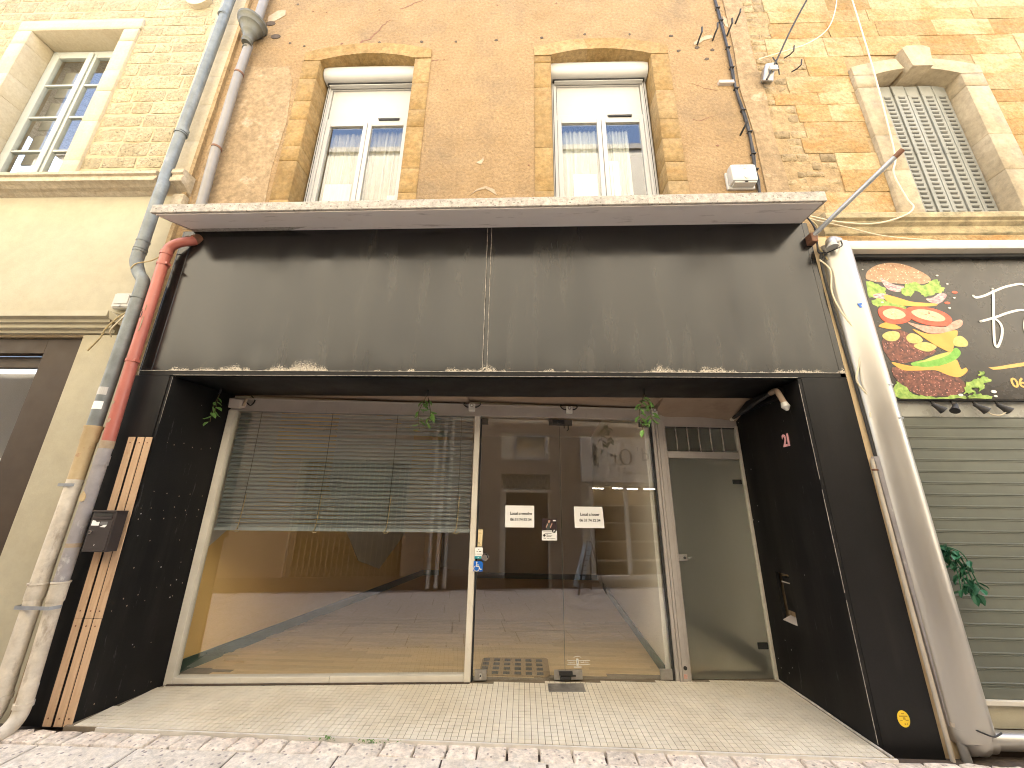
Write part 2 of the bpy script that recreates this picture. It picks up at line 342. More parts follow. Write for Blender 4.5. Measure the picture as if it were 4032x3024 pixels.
def grid_wall(bm, x0, x1, z0, z1, y0, y1, holes, extra=0):
    xs = sorted({x0, x1, *[h[0] for h in holes], *[h[1] for h in holes]}); zs = sorted({z0, z1, *[h[2] for h in holes], *[h[3] for h in holes]})
    solid = {}
    for i in range(len(xs)-1):
        for j in range(len(zs)-1):
            mx, mz = (xs[i]+xs[i+1])/2, (zs[j]+zs[j+1])/2
            solid[i, j] = not any(h[0] < mx < h[1] and h[2] < mz < h[3] for h in holes)
    V = {}
    def v(i, j, s):
        if (i, j, s) not in V: V[i, j, s] = bm.verts.new((xs[i], y1 if s else y0, zs[j]))
        return V[i, j, s]
    for (i, j), ok in solid.items():
        if not ok: continue
        bm.faces.new((v(i, j, 0), v(i+1, j, 0), v(i+1, j+1, 0), v(i, j+1, 0)))
        bm.faces.new((v(i, j+1, 1), v(i+1, j+1, 1), v(i+1, j, 1), v(i, j, 1)))
        for (di, dj), (a, b) in {(-1, 0): ((i, j+1), (i, j)), (1, 0): ((i+1, j), (i+1, j+1)), (0, -1): ((i, j), (i+1, j)), (0, 1): ((i+1, j+1), (i, j+1))}.items():
            if not solid.get((i+di, j+dj), False):
                bm.faces.new((v(*a, 0), v(*a, 1), v(*b, 1), v(*b, 0)))
    return bm
def fix(bm): bmesh.ops.recalc_face_normals(bm, faces=bm.faces[:])
def obj(name, bm, mat, parent=None, smooth=False, me=None):
    if me is None:
        fix(bm); me = bpy.data.meshes.new(name); bm.to_mesh(me); bm.free()
        me.materials.append(mat)
        if smooth:
            for p in me.polygons: p.use_smooth = True
            try: me.set_sharp_from_angle(angle=R(38))
            except Exception: pass
    o = bpy.data.objects.new(name, me); COL.objects.link(o)
    if parent: setpar(o, parent)
    return o
def wmat(o):
    mw = o.matrix_basis.copy(); p = o
    while p.parent:
        mw = p.matrix_parent_inverse @ mw if False else mw; p = p.parent
    return mw
def world_of(o):
    return (world_of(o.parent) @ o.matrix_parent_inverse @ o.matrix_basis) if o.parent else o.matrix_basis.copy()
def setpar(o, parent):
    o.parent = parent; o.matrix_parent_inverse = world_of(parent).inverted()
def tag(o, label, cat, group=None):
    o['label'] = label; o['category'] = cat
    if group: o['group'] = group
    return o
def thing(name, label, cat, loc, group=None):
    o = bpy.data.objects.new(name, None); COL.objects.link(o); o.location = loc; o.empty_display_size = .1
    return tag(o, label, cat, group)
def struct(name, bm, mat):
    o = obj(name, bm, mat); o['kind'] = 'structure'; return o
def part(name, mat, parent, fn, *a, smooth=False, **k):
    b = bm_(); fn(b, *a, **k); return obj(name, b, mat, parent, smooth)

# irregular unit stones shared by every laid stone
def unit_stone(seed, bev, jit, cuts=2, yj=1.0):
    r = random.Random(seed); b = bm_()
    hexa(b, ((-.5, -.5, -.5), (.5, -.5, -.5), (.5, .5, -.5), (-.5, .5, -.5)), ((-.5, -.5, .5), (.5, -.5, .5), (.5, .5, .5), (-.5, .5, .5)))
    front = [e for e in b.edges if all(v.co.y < 0 for v in e.verts)]
    bmesh.ops.subdivide_edges(b, edges=front, cuts=cuts, use_grid_fill=True)
    for v in b.verts:
        if v.co.y < 0:
            edge = max(abs(v.co.x), abs(v.co.z)) > .49
            v.co.x += r.uniform(-jit, jit)*(1 if abs(v.co.x) > .49 else .4); v.co.z += r.uniform(-jit, jit)*1.4*(1 if abs(v.co.z) > .49 else .4)
            v.co.y += (r.uniform(.0, .14) if edge else r.uniform(-.05, .05))*yj
    fe = [e for e in b.edges if len(e.link_faces) == 2 and e.calc_face_angle(0) > 1.0]
    if bev: bmesh.ops.bevel(b, geom=fe, offset=bev, segments=1, affect='EDGES')
    fix(b); me = bpy.data.meshes.new('stone_block'); b.to_mesh(me); b.free()
    for p in me.polygons: p.use_smooth = True
    try: me.set_sharp_from_angle(angle=R(50))
    except Exception: pass
    return me
UM = {}
def stone(name, parent, x0, x1, z0, z1, yf, dep, mat, kind='rough'):
    key = (kind, mat.name)
    if key not in UM:
        UM[key] = []
        for s in range(6):
            me = unit_stone(s+10, {'rough': .03, 'neat': .01, 'cob': .05, 'flush': .008}[kind], {'rough': .02, 'neat': .002, 'cob': .035, 'flush': .008}[kind], 2, {'rough': .8, 'neat': .04, 'cob': 1, 'flush': .35}[kind])
            me.materials.append(mat); UM[key].append(me)
    o = bpy.data.objects.new(name, rng.choice(UM[key])); COL.objects.link(o)
    o.location = ((x0+x1)/2, yf+dep/2, (z0+z1)/2); o.scale = (x1-x0, dep, z1-z0)
    setpar(o, parent); return o
def text_bm(s, size, x, z, y, offset=0., align='CENTER', spacing=1., rotz=0., mirror=False, ext=.0004):
    cu = bpy.data.curves.new('lettering', 'FONT'); cu.body = s; cu.size = size; cu.align_x = align; cu.align_y = 'CENTER'
    cu.offset = offset; cu.extrude = ext; cu.space_character = spacing; cu.resolution_u = 3
    o = bpy.data.objects.new('lettering', cu); COL.objects.link(o)
    dg = bpy.context.evaluated_depsgraph_get(); me = bpy.data.meshes.new_from_object(o.evaluated_get(dg))
    mt = Matrix.Translation((x, y, z)) @ Matrix.Rotation(rotz, 4, 'Z') @ Matrix.Rotation(R(90), 4, 'X')
    me.transform(mt); b = bm_(); b.from_mesh(me)
    bpy.data.meshes.remove(me); bpy.data.objects.remove(o); bpy.data.curves.remove(cu); return b
GA = math.atan(.08)

# ================================================================== GROUND
b = bm_(); box(b, -30, 30, -3.62, 1.2, -.30, -.085); struct('street', b, street_m)
street = bpy.data.objects['street']
PAV = []
for s in range(4):
    q = unit_stone(30+s, .010, .004, 1, .15); q.materials.append(paving_m); PAV.append(q)
rows = [(-.215, -.66), (-.668, -1.20), (-1.208, -1.75), (-1.758, -2.30), (-2.308, -2.85), (-2.858, -3.57)]
for j, (ya, yb) in enumerate(rows):
    x = -6.4 + (j % 2)*.33 + rng.uniform(-.05, .05)
    while x < 5.6:
        w = rng.uniform(.60, .74)
        if -4.0 < x < 3.0 and j == 0: w = .675
        o = bpy.data.objects.new('paving_slab', rng.choice(PAV)); COL.objects.link(o)
        zt = -.020+.02*((ya+yb)/2+.215) + rng.uniform(-.001, .001)
        o.location = (x+w/2, (ya+yb)/2, zt-.03); o.rotation_euler = (R(-90)+.02+rng.uniform(-.002, .002), rng.uniform(-.002, .002), 0)
        o.scale = (w-.016, .06, ya-yb-.010); setpar(o, street); x += w
b = bm_(); hexa(b, ((-6.6, -3.6, -.2), (6, -3.6, -.2), (6, -.213, -.2), (-6.6, -.213, -.2)), ((-6.6, -3.6, -.097), (6, -3.6, -.097), (6, -.213, -.029), (-6.6, -.213, -.029))); obj('joint_bed', b, dirt, street)
# cobbled edging in front of the tiled step
x = -4.2
while x < 3.3:
    w = rng.uniform(.16, .215) if x < -1.6 else rng.uniform(.195, .225)
    k = (x+3.2)/6.2
    key = ('cob', cobble_m.name)
    if key not in UM:
        UM[key] = []
        for s in range(6):
            me = unit_stone(70+s, .035, .02, 2, .7); me.materials.append(cobble_m); UM[key].append(me)
    o = bpy.data.objects.new('cobble', rng.choice(UM[key])); COL.objects.link(o)
    y1 = -.062-.045*k; y0 = y1-.142
    o.location = (x+w/2, (y0+y1)/2, -.050+rng.uniform(-.004, .003)); o.rotation_euler = (R(-90)+rng.uniform(-.02, .02), rng.uniform(-.02, .02), rng.uniform(-.02, .02))
    o.scale = (w-.016, .075, .142); setpar(o, street); x += w
b = bm_()
box(b, -30, 30, -.212, .2, -.2, -.052); obj('joint_bed', b, dirt, street)

# tiled step of the recess
b = bm_()
hexa(b, ((-3.27, -.032, -.1), (2.445, -.100, -.1), (2.5, 1.3, -.1), (-3.3, 1.0, -.1)), ((-3.27, -.032, -.004), (2.445, -.100, -.004), (2.5, 1.3, -.004), (-3.3, 1.0, -.004)))
struct('tiled_step', b, grout); step = bpy.data.objects['tiled_step']
step.name = 'tiled_step'
b = bm_(); hexa(b, ((-3.02, -.048, -.09), (2.45, -.118, -.09), (2.45, -.104, -.09), (-3.02, -.034, -.09)), ((-3.02, -.048, -.001), (2.45, -.118, -.001), (2.45, -.104, -.001), (-3.02, -.034, -.001)))
obj('step_nosing', b, M('nosing', (.74, .70, .62), (.6, .56, .5), 9, .6, .1), step)
tb = bm_(); box(tb, -.0214, .0214, -.0214, .0214, -.005, 0, .0010)
tme = bpy.data.meshes.new('tile'); fix(tb); tb.to_mesh(tme); tb.free(); tme.materials.append(tile_m)
PT = .0468; tiles = []
i0 = int(-3.26/PT)
for j in range(24):
    for i in range(i0, int(2.44/PT)+1):
        x = i*PT; yf = -.03-.0125*(x+3)
        y = yf+.024+j*PT
        xl = -3.25+.1875*max(0, y)*.8
        if x < xl+.03 or x > 2.425 or y > gy(x)-.02: continue
        tiles.append((x, y))
tiles.sort(key=lambda t: (t[0]-.1)**2*.35+(t[1]+3.3)**2)
rest = bm_()
for n, (x, y) in enumerate(tiles):
    z = rng.uniform(-.0003, .0003)
    if n < 300:
        o = bpy.data.objects.new('tile', tme); COL.objects.link(o); o.location = (x, y, z)
        o.rotation_euler = (rng.uniform(-.003, .003), rng.uniform(-.003, .003), rng.uniform(-.004, .004)); setpar(o, step)
    else:
        hx = .0214; a = rng.uniform(-.0002, .0002); c = rng.uniform(-.0002, .0002)
        hexa(rest, ((x-hx, y-hx, z-.005), (x+hx, y-hx, z-.005), (x+hx, y+hx, z-.005), (x-hx, y+hx, z-.005)),
             ((x-hx, y-hx, z+a), (x+hx, y-hx, z+c), (x+hx, y+hx, z-a), (x-hx, y+hx, z-c)))
o = obj('tile_field', rest, tile_m, step); o['kind'] = 'stuff'

# ================================================================== STUCCO HOUSE
H = 10.9
st = thing('stucco_house', 'peach stucco house with two arched windows above the black shopfront', 'building', (-.5, .1, 0))
W1 = (-2.615, -1.395); W2 = (.325, 1.570); ZB = 4.36
b = bm_(); grid_wall(b, -3.79, 2.84, 2.70, H, .10, .5, [(W1[0]-.04, W1[1]+.04, ZB-.1, 7.065), (W2[0]-.04, W2[1]+.04, ZB-.1, 7.065)]); obj('wall', b, stucco, st)
part('pier', stucco_grey, st, box, -3.79, -3.30, .05, 1.2, -.1, 2.70); part('pier', stucco_grey, st, box, 2.50, 2.86, .05, 1.6, -.1, 2.70)
part('roof', concrete, st, box, -3.79, 2.84, .5, 8, H-.3, H)
b = bm_(); grid_wall(b, -3.79, 2.84, -.1, H-.3, 7.5, 7.7, []); obj('rear_wall', b, cream, st)
part('party_wall', cream, st, box, -3.79, -3.64, 1.2, 7.5, -.1, H-.3); part('party_wall', cream, st, box, 2.66, 2.84, 1.6, 7.5, -.1, H-.3)
# side strip of older render at the right, slightly proud, and the pilaster at the left
prism_pts = [(2.60, 4.36), (2.835, 4.36), (2.85, 5.0), (2.825, 5.6), (2.85, 6.2), (2.815, 6.9), (2.84, 7.5), (2.82, H-.3), (2.62, H-.3), (2.60, 7.0), (2.565, 6.3), (2.61, 5.6)]
part('render_strip', stucco_grey, st, prism, prism_pts, .086, .12)
part('render_strip', stucco_grey, st, prism, [(-3.72, 4.36), (-2.86, 4.36), (-2.90, 5.2), (-2.86, 5.9), (-2.92, 6.6), (-3.02, 6.86), (-3.3, 6.84), (-3.72, 6.9)], .0965, .12)
for pts in ([(2.12, 7.10), (2.19, 7.12), (2.27, 7.17), (2.36, 7.21), (2.38, 7.26), (2.30, 7.25), (2.2, 7.19), (2.13, 7.15)],
            [(2.56, 7.62), (2.60, 7.55), (2.66, 7.50), (2.72, 7.50), (2.70, 7.42), (2.63, 7.38), (2.57, 7.43), (2.55, 7.52)],
            [(-.60, 4.78), (-.52, 4.88), (-.42, 4.91), (-.33, 4.86), (-.29, 4.78), (-.34, 4.83), (-.42, 4.875), (-.52, 4.84)],
            [(-.55, 5.24), (-.50, 5.22), (-.46, 5.27), (-.47, 5.34), (-.49, 5.30)],
            [(-3.46, 7.70), (-3.36, 7.74), (-3.25, 7.85), (-3.26, 7.94), (-3.38, 7.93), (-3.47, 7.82)],
            [(2.70, 6.98), (2.79, 7.0), (2.81, 7.07), (2.72, 7.10), (2.66, 7.05)]):
    jp = [(x+rng.uniform(-.012, .012), z+rng.uniform(-.012, .012)) for x, z in pts]
    part('plaster_patch', plaster_white, st, prism, jp, .094, .11)
def crack(pts, w):
    dn = []
    for (x0, z0), (x1, z1) in zip(pts, pts[1:]):
        for k in range(3):
            t = k/3; dn.append((x0+(x1-x0)*t+rng.uniform(-.012, .012), z0+(z1-z0)*t+rng.uniform(-.012, .012)))
    dn.append(pts[-1]); b = bm_(); n = len(dn)
    up_ = []; lo = []
    for i, (x, z) in enumerate(dn):
        ww = w*(1-.75*i/n)*rng.uniform(.5, 1.2); up_.append((x-ww*.5, z+ww*.5)); lo.append((x+ww*.5, z-ww*.5))
    for i in range(n-1): prism(b, [up_[i], up_[i+1], lo[i+1], lo[i]], .0975, .10)
    bmesh.ops.remove_doubles(b, verts=b.verts[:], dist=.0001)
    obj('crack', b, rust, st)
crack([(-2.15, 7.25), (-2.12, 7.31), (-2.04, 7.32), (-2.0, 7.39), (-1.94, 7.48), (-1.88, 7.61), (-1.82, 7.68), (-1.76, 7.7)], .022)
crack([(-1.69, 7.92), (-1.55, 8.0), (-1.38, 8.09)], .014); crack([(-1.19, 6.91), (-1.09, 6.92), (-1.01, 6.93)], .012)
crack([(2.03, 6.43), (2.15, 6.36), (2.3, 6.30)], .014); crack([(1.95, 5.85), (2.02, 5.83), (2.2, 5.9)], .010)
# old fixing holes in the render
for x, z, r in [(-3.08, 7.29, .02), (-2.88, 7.23, .022), (-2.39, 7.26, .018), (-1.89, 7.27, .022), (-1.34, 7.26, .026), (-.89, 7.25, .022), (-.37, 7.26, .022), (-2.88, 7.91, .012), (-2.69, 7.88, .01), (-1.97, 7.91, .013), (-3.12, 8.06, .022), (-.37, 7.94, .012), (.22, 7.29, .026), (.77, 7.34, .022), (1.34, 7.32, .022), (1.86, 7.27, .03), (2.16, 7.05, .035), (2.34, 7.0, .03), (2.25, 6.84, .032), (1.92, 7.0, .03), (.42, 7.96, .012), (-.95, 6.4, .008), (.05, 5.2, .012), (2.18, 5.45, .018)]:
    b = bm_(); q = [(x+r*rng.uniform(.55, 1.1)*math.cos(t*.7), z+r*rng.uniform(.5, 1.)*math.sin(t*.7)) for t in range(9)]
    prism(b, q, .0955, .10); obj('fixing_hole', b, rust if r < .02 else dirt, st)
for x, z in [(-3.30, 7.42), (-3.42, 7.68)]:
    b = bm_(); disc(b, x, z, .055, .093, .10, 11, 1.2, .8); obj('wall_hole', b, dirt, st)
# flush iron hooks left in the wall
def hook(x, z, parent=st, nm='iron_hook', ln=.10):
    b = bm_(); tube(b, [(x, .12, z), (x-.005, .02, z+.004), (x+.008, -.02, z+.03), (x+.014, -.03, z+ln)], .011, 8); return obj(nm, b, iron_blk, parent, True)
hook(2.17, 7.10); hook(2.37, 7.17); hook(2.56, 7.25); hook(2.69, 7.45, ln=.07)
b = bm_(); box(b, 2.32, 2.50, .06, .11, 6.38, 6.43, .008); obj('wall_bracket', b, lintel_m, st)

def arch_z(x, xc, hw, z0, rise): u = (x-xc)/hw; return z0+rise*(1-u*u)
def upper_window(parent, ox, ix, jamb, arch, cuts, cur, slit):
    xc = (ix[0]+ix[1])/2; hwi = (ix[1]-ix[0])/2; hwo = (ox[1]-ox[0])/2
    spring = 6.945
    for side in (0, 1):
        a, b_ = (ox[0], ix[0]) if side == 0 else (ix[1], ox[1])
        z = ZB-.03
        for h in jamb[side]:
            zt = min(z+h, spring)
            stone('jamb_stone', parent, a, b_, z+.002, zt-.002, .089, .30, gold_stone, 'neat'); z = zt
    n = 24; cz = [0]+cuts+[n]
    for a, e in zip(cz, cz[1:]):
        xo = [ox[0]+(ox[1]-ox[0])*k/n for k in range(a, e+1)]; xi = [ix[0]+(ix[1]-ix[0])*k/n for k in range(a, e+1)]
        top = [(x, arch_z(x, xc, hwo, 7.09, .15)) for x in xo]; bot = [(x, arch_z(x, xc, hwi, spring, .105)+rng.uniform(-.004, .004)) for x in xi]
        pts = []
        if a == 0: pts.append((ox[0], spring))
        pts += top
        if e == n: pts.append((ox[1], spring))
        pts += bot[::-1]
        bb = bm_(); prism(bb, [(x+(.002 if i == 0 else 0), z) for i, (x, z) in enumerate(pts)], .080+rng.uniform(0, .006), .40)
        obj('arch_stone', bb, gold_stone, parent)
    # window
    f0, f1 = ix[0]+.008, ix[1]-.008
    b = bm_(); y0, y1 = .325, .40
    box(b, f0, f0+.075, y0, y1, ZB, 6.80, .004); box(b, f1-.075, f1, y0, y1, ZB, 6.80, .004); box(b, f0+.075, f1-.075, y0+.004, y1, 6.745, 6.80, .004)
    box(b, f0+.075, f1-.075, y0+.012, y1, 6.175, 6.25, .003)
    win = obj('window', b, white_sh, parent)
    for xx in (f0+.02, f1-.05):
        bb = bm_(); box(bb, xx, xx+.03, .306, .3245, ZB, 6.78, .003); obj('guide_rail', bb, white_sh, win)
        bb = bm_(); box(bb, xx+.010, xx+.018, .3045, .3055, ZB, 6.76); obj('guide_groove', bb, dark_gap, win)
    bb = bm_(); xprism(bb, [(.37, 7.055), (.37, 6.785), (.235, 6.785), (.205, 6.80), (.185, 6.83), (.178, 6.87), (.18, 6.92), (.192, 6.965), (.215, 7.01), (.25, 7.04), (.30, 7.055)], f0+.002, f1-.002)
    obj('roller_box', bb, white_sh, win, True)
    bb = bm_(); box(bb, f0+.03, f1-.03, .26, .31, 6.765, 6.783, .003); obj('bottom_bar', bb, dark_gap, win)
    bb = bm_(); box(bb, f0+.05, f1-.05, .268, .318, 6.752, 6.764, .003); obj('shutter_edge', bb, white_sh, win)
    bb = bm_(); box(bb, f0+.082, f1-.082, .345, .36, 6.252, 6.742, .002); obj('top_panel', bb, white_sh, win)
    bb = bm_(); box(bb, slit[0], slit[1], .322, .336, 6.205, 6.228, .003); obj('air_vent', bb, dark_gap, win)
    bb = bm_(); box(bb, slit[0]-.01, slit[1]+.01, .318, .335, 6.230, 6.242, .002); obj('vent_hood', bb, white_sh, win)
    mid = (f0+f1)/2+.01
    for a, e in ((f0+.078, mid-.003), (mid+.003, f1-.078)):
        bb = bm_(); w = .052
        box(bb, a, a+w, .33, .385, ZB+.03, 6.172, .006); box(bb, e-w, e, .33, .385, ZB+.03, 6.172, .006)
        box(bb, a+w, e-w, .332, .385, 6.172-w, 6.171, .005); box(bb, a+w, e-w, .332, .385, ZB+.03, ZB+.10, .005)
        obj('sash', bb, white_sh, win)
        bb = bm_(); box(bb, a+w-.002, e-w+.002, .352, .358, ZB+.09, 6.172-w+.002); obj('pane', bb, win_glass, win)
    for (a, e, mt, zt) in cur:
        bb = bm_(); n_ = 46; prev = None
        for k in range(n_+1):
            x = a+(e-a)*k/n_; yy = .455+.018*math.sin(k*1.15+.5*math.sin(k*.37))+.006*math.sin(k*2.9)
            zt_ = zt-.012*abs(math.sin(k*.55)); v0 = bb.verts.new((x, yy+.02*math.sin(k*.4), ZB-.1)); v1 = bb.verts.new((x, yy, zt_))
            if prev: bb.faces.new((prev[0], v0, v1, prev[1]))
            prev = (v0, v1)
        obj('curtain', bb, mt, win, True)
    b = bm_(); grid_wall(b, ix[0]-.5, ix[1]+.5, ZB-.3, 7.3, 1.9, 2.0, []); obj('room_wall', b, room_dk, win)
    b = bm_(); box(b, ix[0]-.5, ix[1]+.5, .5, 1.9, ZB-.35, ZB-.3); obj('room_floor', b, room_dk, win)
    return win
w1 = upper_window(st, (-2.832, -1.190), W1, ([.42, .55, .22, .42, .30, .38, .5], [.5, .34, .62, .28, .44, .6]), None, [9, 15], [(-2.50, -2.02, curtain_m, 6.13), (-1.99, -1.50, curtain_m, 6.16)], (-1.86, -1.60))
w2 = upper_window(st, (.117, 1.787), W2, ([.50, .62, .95, .42, .30], [.62, .27, .34, .30, .46, .66]), None, [9, 17], [(.41, .93, curtain_g, 6.12), (.97, 1.32, curtain_g, 6.12)], (1.05, 1.34))
b = bm_(); box(b, -2.45, -2.12, .42, .425, ZB, 5.28, .0); obj('paper_blind', b, curtain_g, w1)
b = bm_(); box(b, -1.66, -1.55, .42, .424, ZB, 5.10, .0); obj('paper_blind', b, curtain_g, w1)
for k in range(22):
    b = bm_(); box(b, .60, .885, .432, .436, 4.42+k*.045, 4.42+k*.045+.038, .0); obj('blind_slat', b, paper_w, w2)
b = bm_(); box(b, 1.02, 1.16, .445, .449, ZB, 5.62, .0); obj('white_drape', b, paper_w, w2)

# ---- shop room (part of the house)
part('shop_floor', parquet, st, lambda bm: hexa(bm, ((-3.4, .70, -.12), (2.65, 1.18, -.12), (2.65, 7.49, -.12), (-3.4, 7.49, -.12)), ((-3.4, .70, -.012), (2.65, 1.18, -.012), (2.65, 7.49, -.012), (-3.4, 7.49, -.012))))
floor_o = [c for c in st.children if c.name.startswith('shop_floor')][0]
pb = bm_(); box(pb, -.5, .5, -.5, .5, -.5, .5); pme = bpy.data.meshes.new('plank'); fix(pb); pb.to_mesh(pme); pb.free(); pme.materials.append(parquet)
y = .74; n_pl = 0
while y < 3.0 and n_pl < 290:
    x = -3.2+rng.uniform(0, .5)
    while x < 1.45 and n_pl < 290:
        L_ = rng.uniform(.45, .75)
        if y-.04 > gy(x+L_)+.05 and y < 2.9:
            o = bpy.data.objects.new('plank', pme); COL.objects.link(o)
            o.location = (x+L_/2, y, -.006); o.scale = (L_-.0025, .0675, .012); setpar(o, floor_o); n_pl += 1
        x += L_
    y += .07
def wall_quad(name, mat, xy0, xy1, z0, z1, th, parent=st):
    d = Vector((xy1[0]-xy0[0], xy1[1]-xy0[1], 0)).normalized(); n = Vector((-d.y, d.x, 0))*th; bb = bm_()
    p0, p1 = Vector((*xy0, 0)), Vector((*xy1, 0))
    hexa(bb, [(*p.xy, z0) for p in (p0, p1, p1+n, p0+n)], [(*p.xy, z1) for p in (p0, p1, p1+n, p0+n)]); return obj(name, bb, mat, parent)
wall_quad('interior_wall', ochre_w, (-3.27, .74), (-2.27, 6.3), -.1, 3.2, .12)
wall_quad('interior_wall', ochre_w, (-2.27, 6.3), (-1.90, 6.3), -.1, 3.2, .12)
inner_dim = M('inner_beige_paint', (.56, .51, .43), (.52, .47, .39), 1.2, .8, .05, 50, .002)
wall_quad('interior_wall', inner_dim, (-1.0, 6.1), (1.80, 6.1), -.1, 3.2, .12)
wall_quad('interior_wall', inner_white, (-1.9, 7.2), (-1.0, 7.2), -.1, 3.2, .12)
wall_quad('interior_wall', inner_white, (1.66, 6.1), (1.60, 5.2), -.1, 3.2, .04); wall_quad('interior_wall', inner_white, (1.60, 5.2), (1.375, 1.06), -.1, 3.2, .04)
part('shop_ceiling', inner_dim, st, box, -3.63, 2.65, 1.14, 7.49, 3.15, 3.3); part('shop_ceiling', inner_dim, st, box, -3.63, 2.65, .5, 1.139, 2.705, 3.3)
for a, e in (((-3.255, .74), (-2.255, 6.285)), ((-2.265, 6.285), (-1.90, 6.285)), ((-1.0, 6.085), (1.65, 6.085))):
    wall_quad('baseboard', green_bb, a, e, -.02, .10, .014)
wall_quad('baseboard', green_bb, (1.59, 5.2), (1.36, 1.06), -.02, .10, .012)
# glass reflection of the house opposite, painted as grey shapes on the ochre wall
def on_left(t, z): return (-3.268+t*1.0*.18+.004, .74+t, z)
def reflection_shape(pts):
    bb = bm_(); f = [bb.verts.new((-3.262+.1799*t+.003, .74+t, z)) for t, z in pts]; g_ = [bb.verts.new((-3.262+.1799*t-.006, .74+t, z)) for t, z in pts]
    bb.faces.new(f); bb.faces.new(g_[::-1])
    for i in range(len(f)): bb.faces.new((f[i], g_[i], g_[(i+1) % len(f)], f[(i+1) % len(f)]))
    obj('painted_reflection', bb, inner_grey, st)
reflection_shape([(0.05, 1.0), (.75, 1.62), (.75, 3.1), (.05, 3.1)])
reflection_shape([(1.9, 1.75), (2.9, .62), (3.6, .40), (4.5, .95), (4.5, 3.1), (1.9, 3.1)])
b = bm_(); box(b, 1.42, 1.55, 1.16, 1.55, 0, 2.6, .01); obj('inner_pillar', b, inner_white, st)
# corridor behind the frosted door
corr = M('corridor_white', (.84, .83, .78), None, 2, .8, 0)
part('corridor_floor', tile_m, st, box, 1.64, 2.42, 1.2, 5.2, -.011, -.004)
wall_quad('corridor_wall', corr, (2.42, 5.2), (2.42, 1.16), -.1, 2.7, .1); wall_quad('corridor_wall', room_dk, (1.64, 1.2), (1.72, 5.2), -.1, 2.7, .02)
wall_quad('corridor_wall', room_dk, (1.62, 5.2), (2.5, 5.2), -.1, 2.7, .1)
wall_quad('baseboard', iron_blk, (2.405, 5.1), (2.405, 1.2), 0, .16, .012)

# ================================================================== LIMESTONE HOUSE (left)
lh = thing('limestone_house', 'pale limestone house with a grey paned window and a brown shopfront below', 'building', (-6, .1, 0))
LW = (-6.690, -5.400); LZ = (5.03, 7.600)
b = bm_(); grid_wall(b, -13, -3.79, -.1, H, .10, .5, [(LW[0]-.04, LW[1]+.04, LZ[0]-.02, LZ[1]+.04), (-10, -4.36, -.1, 3.09)]); obj('wall', b, lime_mortar, lh)
part('roof', concrete, lh, box, -13, -3.79, .5, 8, H-.3, H)
part('render_band', cream, lh, box, -13, -3.83, .085, .12, 3.30, 4.80)
part('render_pier', cream, lh, box, -4.357, -3.80, .078, .40, -.1, 3.10, .006)
b = bm_(); xprism(b, [(.11, 5.02), (-.075, 5.0), (-.085, 4.985), (-.085, 4.955), (-.06, 4.945), (-.06, 4.915), (-.075, 4.905), (-.075, 4.875), (-.03, 4.86), (.0, 4.845), (.045, 4.835), (.11, 4.80)], -13, -4.03)
obj('ledge', b, lime_mould, lh)
b = bm_(); xprism(b, [(.11, 5.05), (-.055, 5.045), (-.06, 4.99), (-.04, 4.975), (-.04, 4.945), (-.055, 4.93), (-.05, 4.885), (.0, 4.87), (.11, 4.80)], -3.885, -3.755)
obj('ledge_stub', b, lime_mould, lh)
b = bm_(); box(b, -3.90, -3.76, .03, .14, 4.60, 4.795, .03); obj('broken_stone', b, lime_mould, lh)
b = bm_(); xprism(b, [(.11, 3.32), (-.05, 3.30), (-.055, 3.24), (-.01, 3.225), (-.01, 3.195), (.02, 3.185), (.02, 3.15), (.06, 3.14), (.06, 3.112), (.11, 3.105)], -13, -4.035)
obj('shop_cornice', b, cream, lh)
b = bm_(); hexa(b, ((-4.03, -.03, 3.225), (-3.90, .05, 3.14), (-3.90, .09, 3.14), (-4.03, .09, 3.225)), ((-4.03, -.05, 3.30), (-3.90, .03, 3.21), (-3.90, .09, 3.21), (-4.03, .09, 3.30))); obj('cornice_return', b, cream, lh)
# dressed pilaster beside the drainpipe
z = 5.06
while z < 8.9:
    h = rng.uniform(.42, .62); stone('pilaster_stone', lh, -4.19, -3.80, z, z+h-.004, .075, .12, lime_smooth, 'neat'); z += h
part('masonry_edge', sand_mortar, lh, box, -3.82, -3.775, .06, .2, 2.7, H-.3)
# rubble courses
courses = [5.03]
while courses[-1] < 8.8: courses.append(courses[-1]+rng.uniform(.15, .235))
for z0, z1 in zip(courses, courses[1:]):
    x = -8.7
    while x < -4.22:
        w = rng.uniform(.22, .62)*(1.0 if z1-z0 < .2 else 1.15); x1 = min(x+w, -4.205)
        a, e = x, x1; x = x1
        if e-a < .09: continue
        oc = (-6.905, -5.19, 5.0, 7.80)
        if z1 > oc[2] and z0 < oc[3] and e > oc[0] and a < oc[1]:
            if a < oc[0]: e = oc[0]
            elif e > oc[1]: a = oc[1]
            else: continue
            if e-a < .07: continue
        g_ = rng.uniform(.008, .018)
        stone('rubble', lh, a+g_, e-g_, z0+g_+rng.uniform(-.008, .008), z1-g_+rng.uniform(-.008, .008), .094-rng.uniform(0, .005), .06, limestone)
# dressed window surround
for x0, x1 in ((-6.90, LW[0]), (LW[1], -5.19)):
    z = 5.03
    for h in (.30, .62, .50, .36, .55, .40):
        zt = min(z+h, 7.598)
        if zt > z: stone('jamb_stone', lh, x0, x1, z+.0015, zt-.0015, .07, .36, lime_smooth, 'neat')
        z = zt
stone('lintel_stone', lh, -6.91, -5.18, 7.602, 7.795, .07, .36, lime_smooth, 'neat')
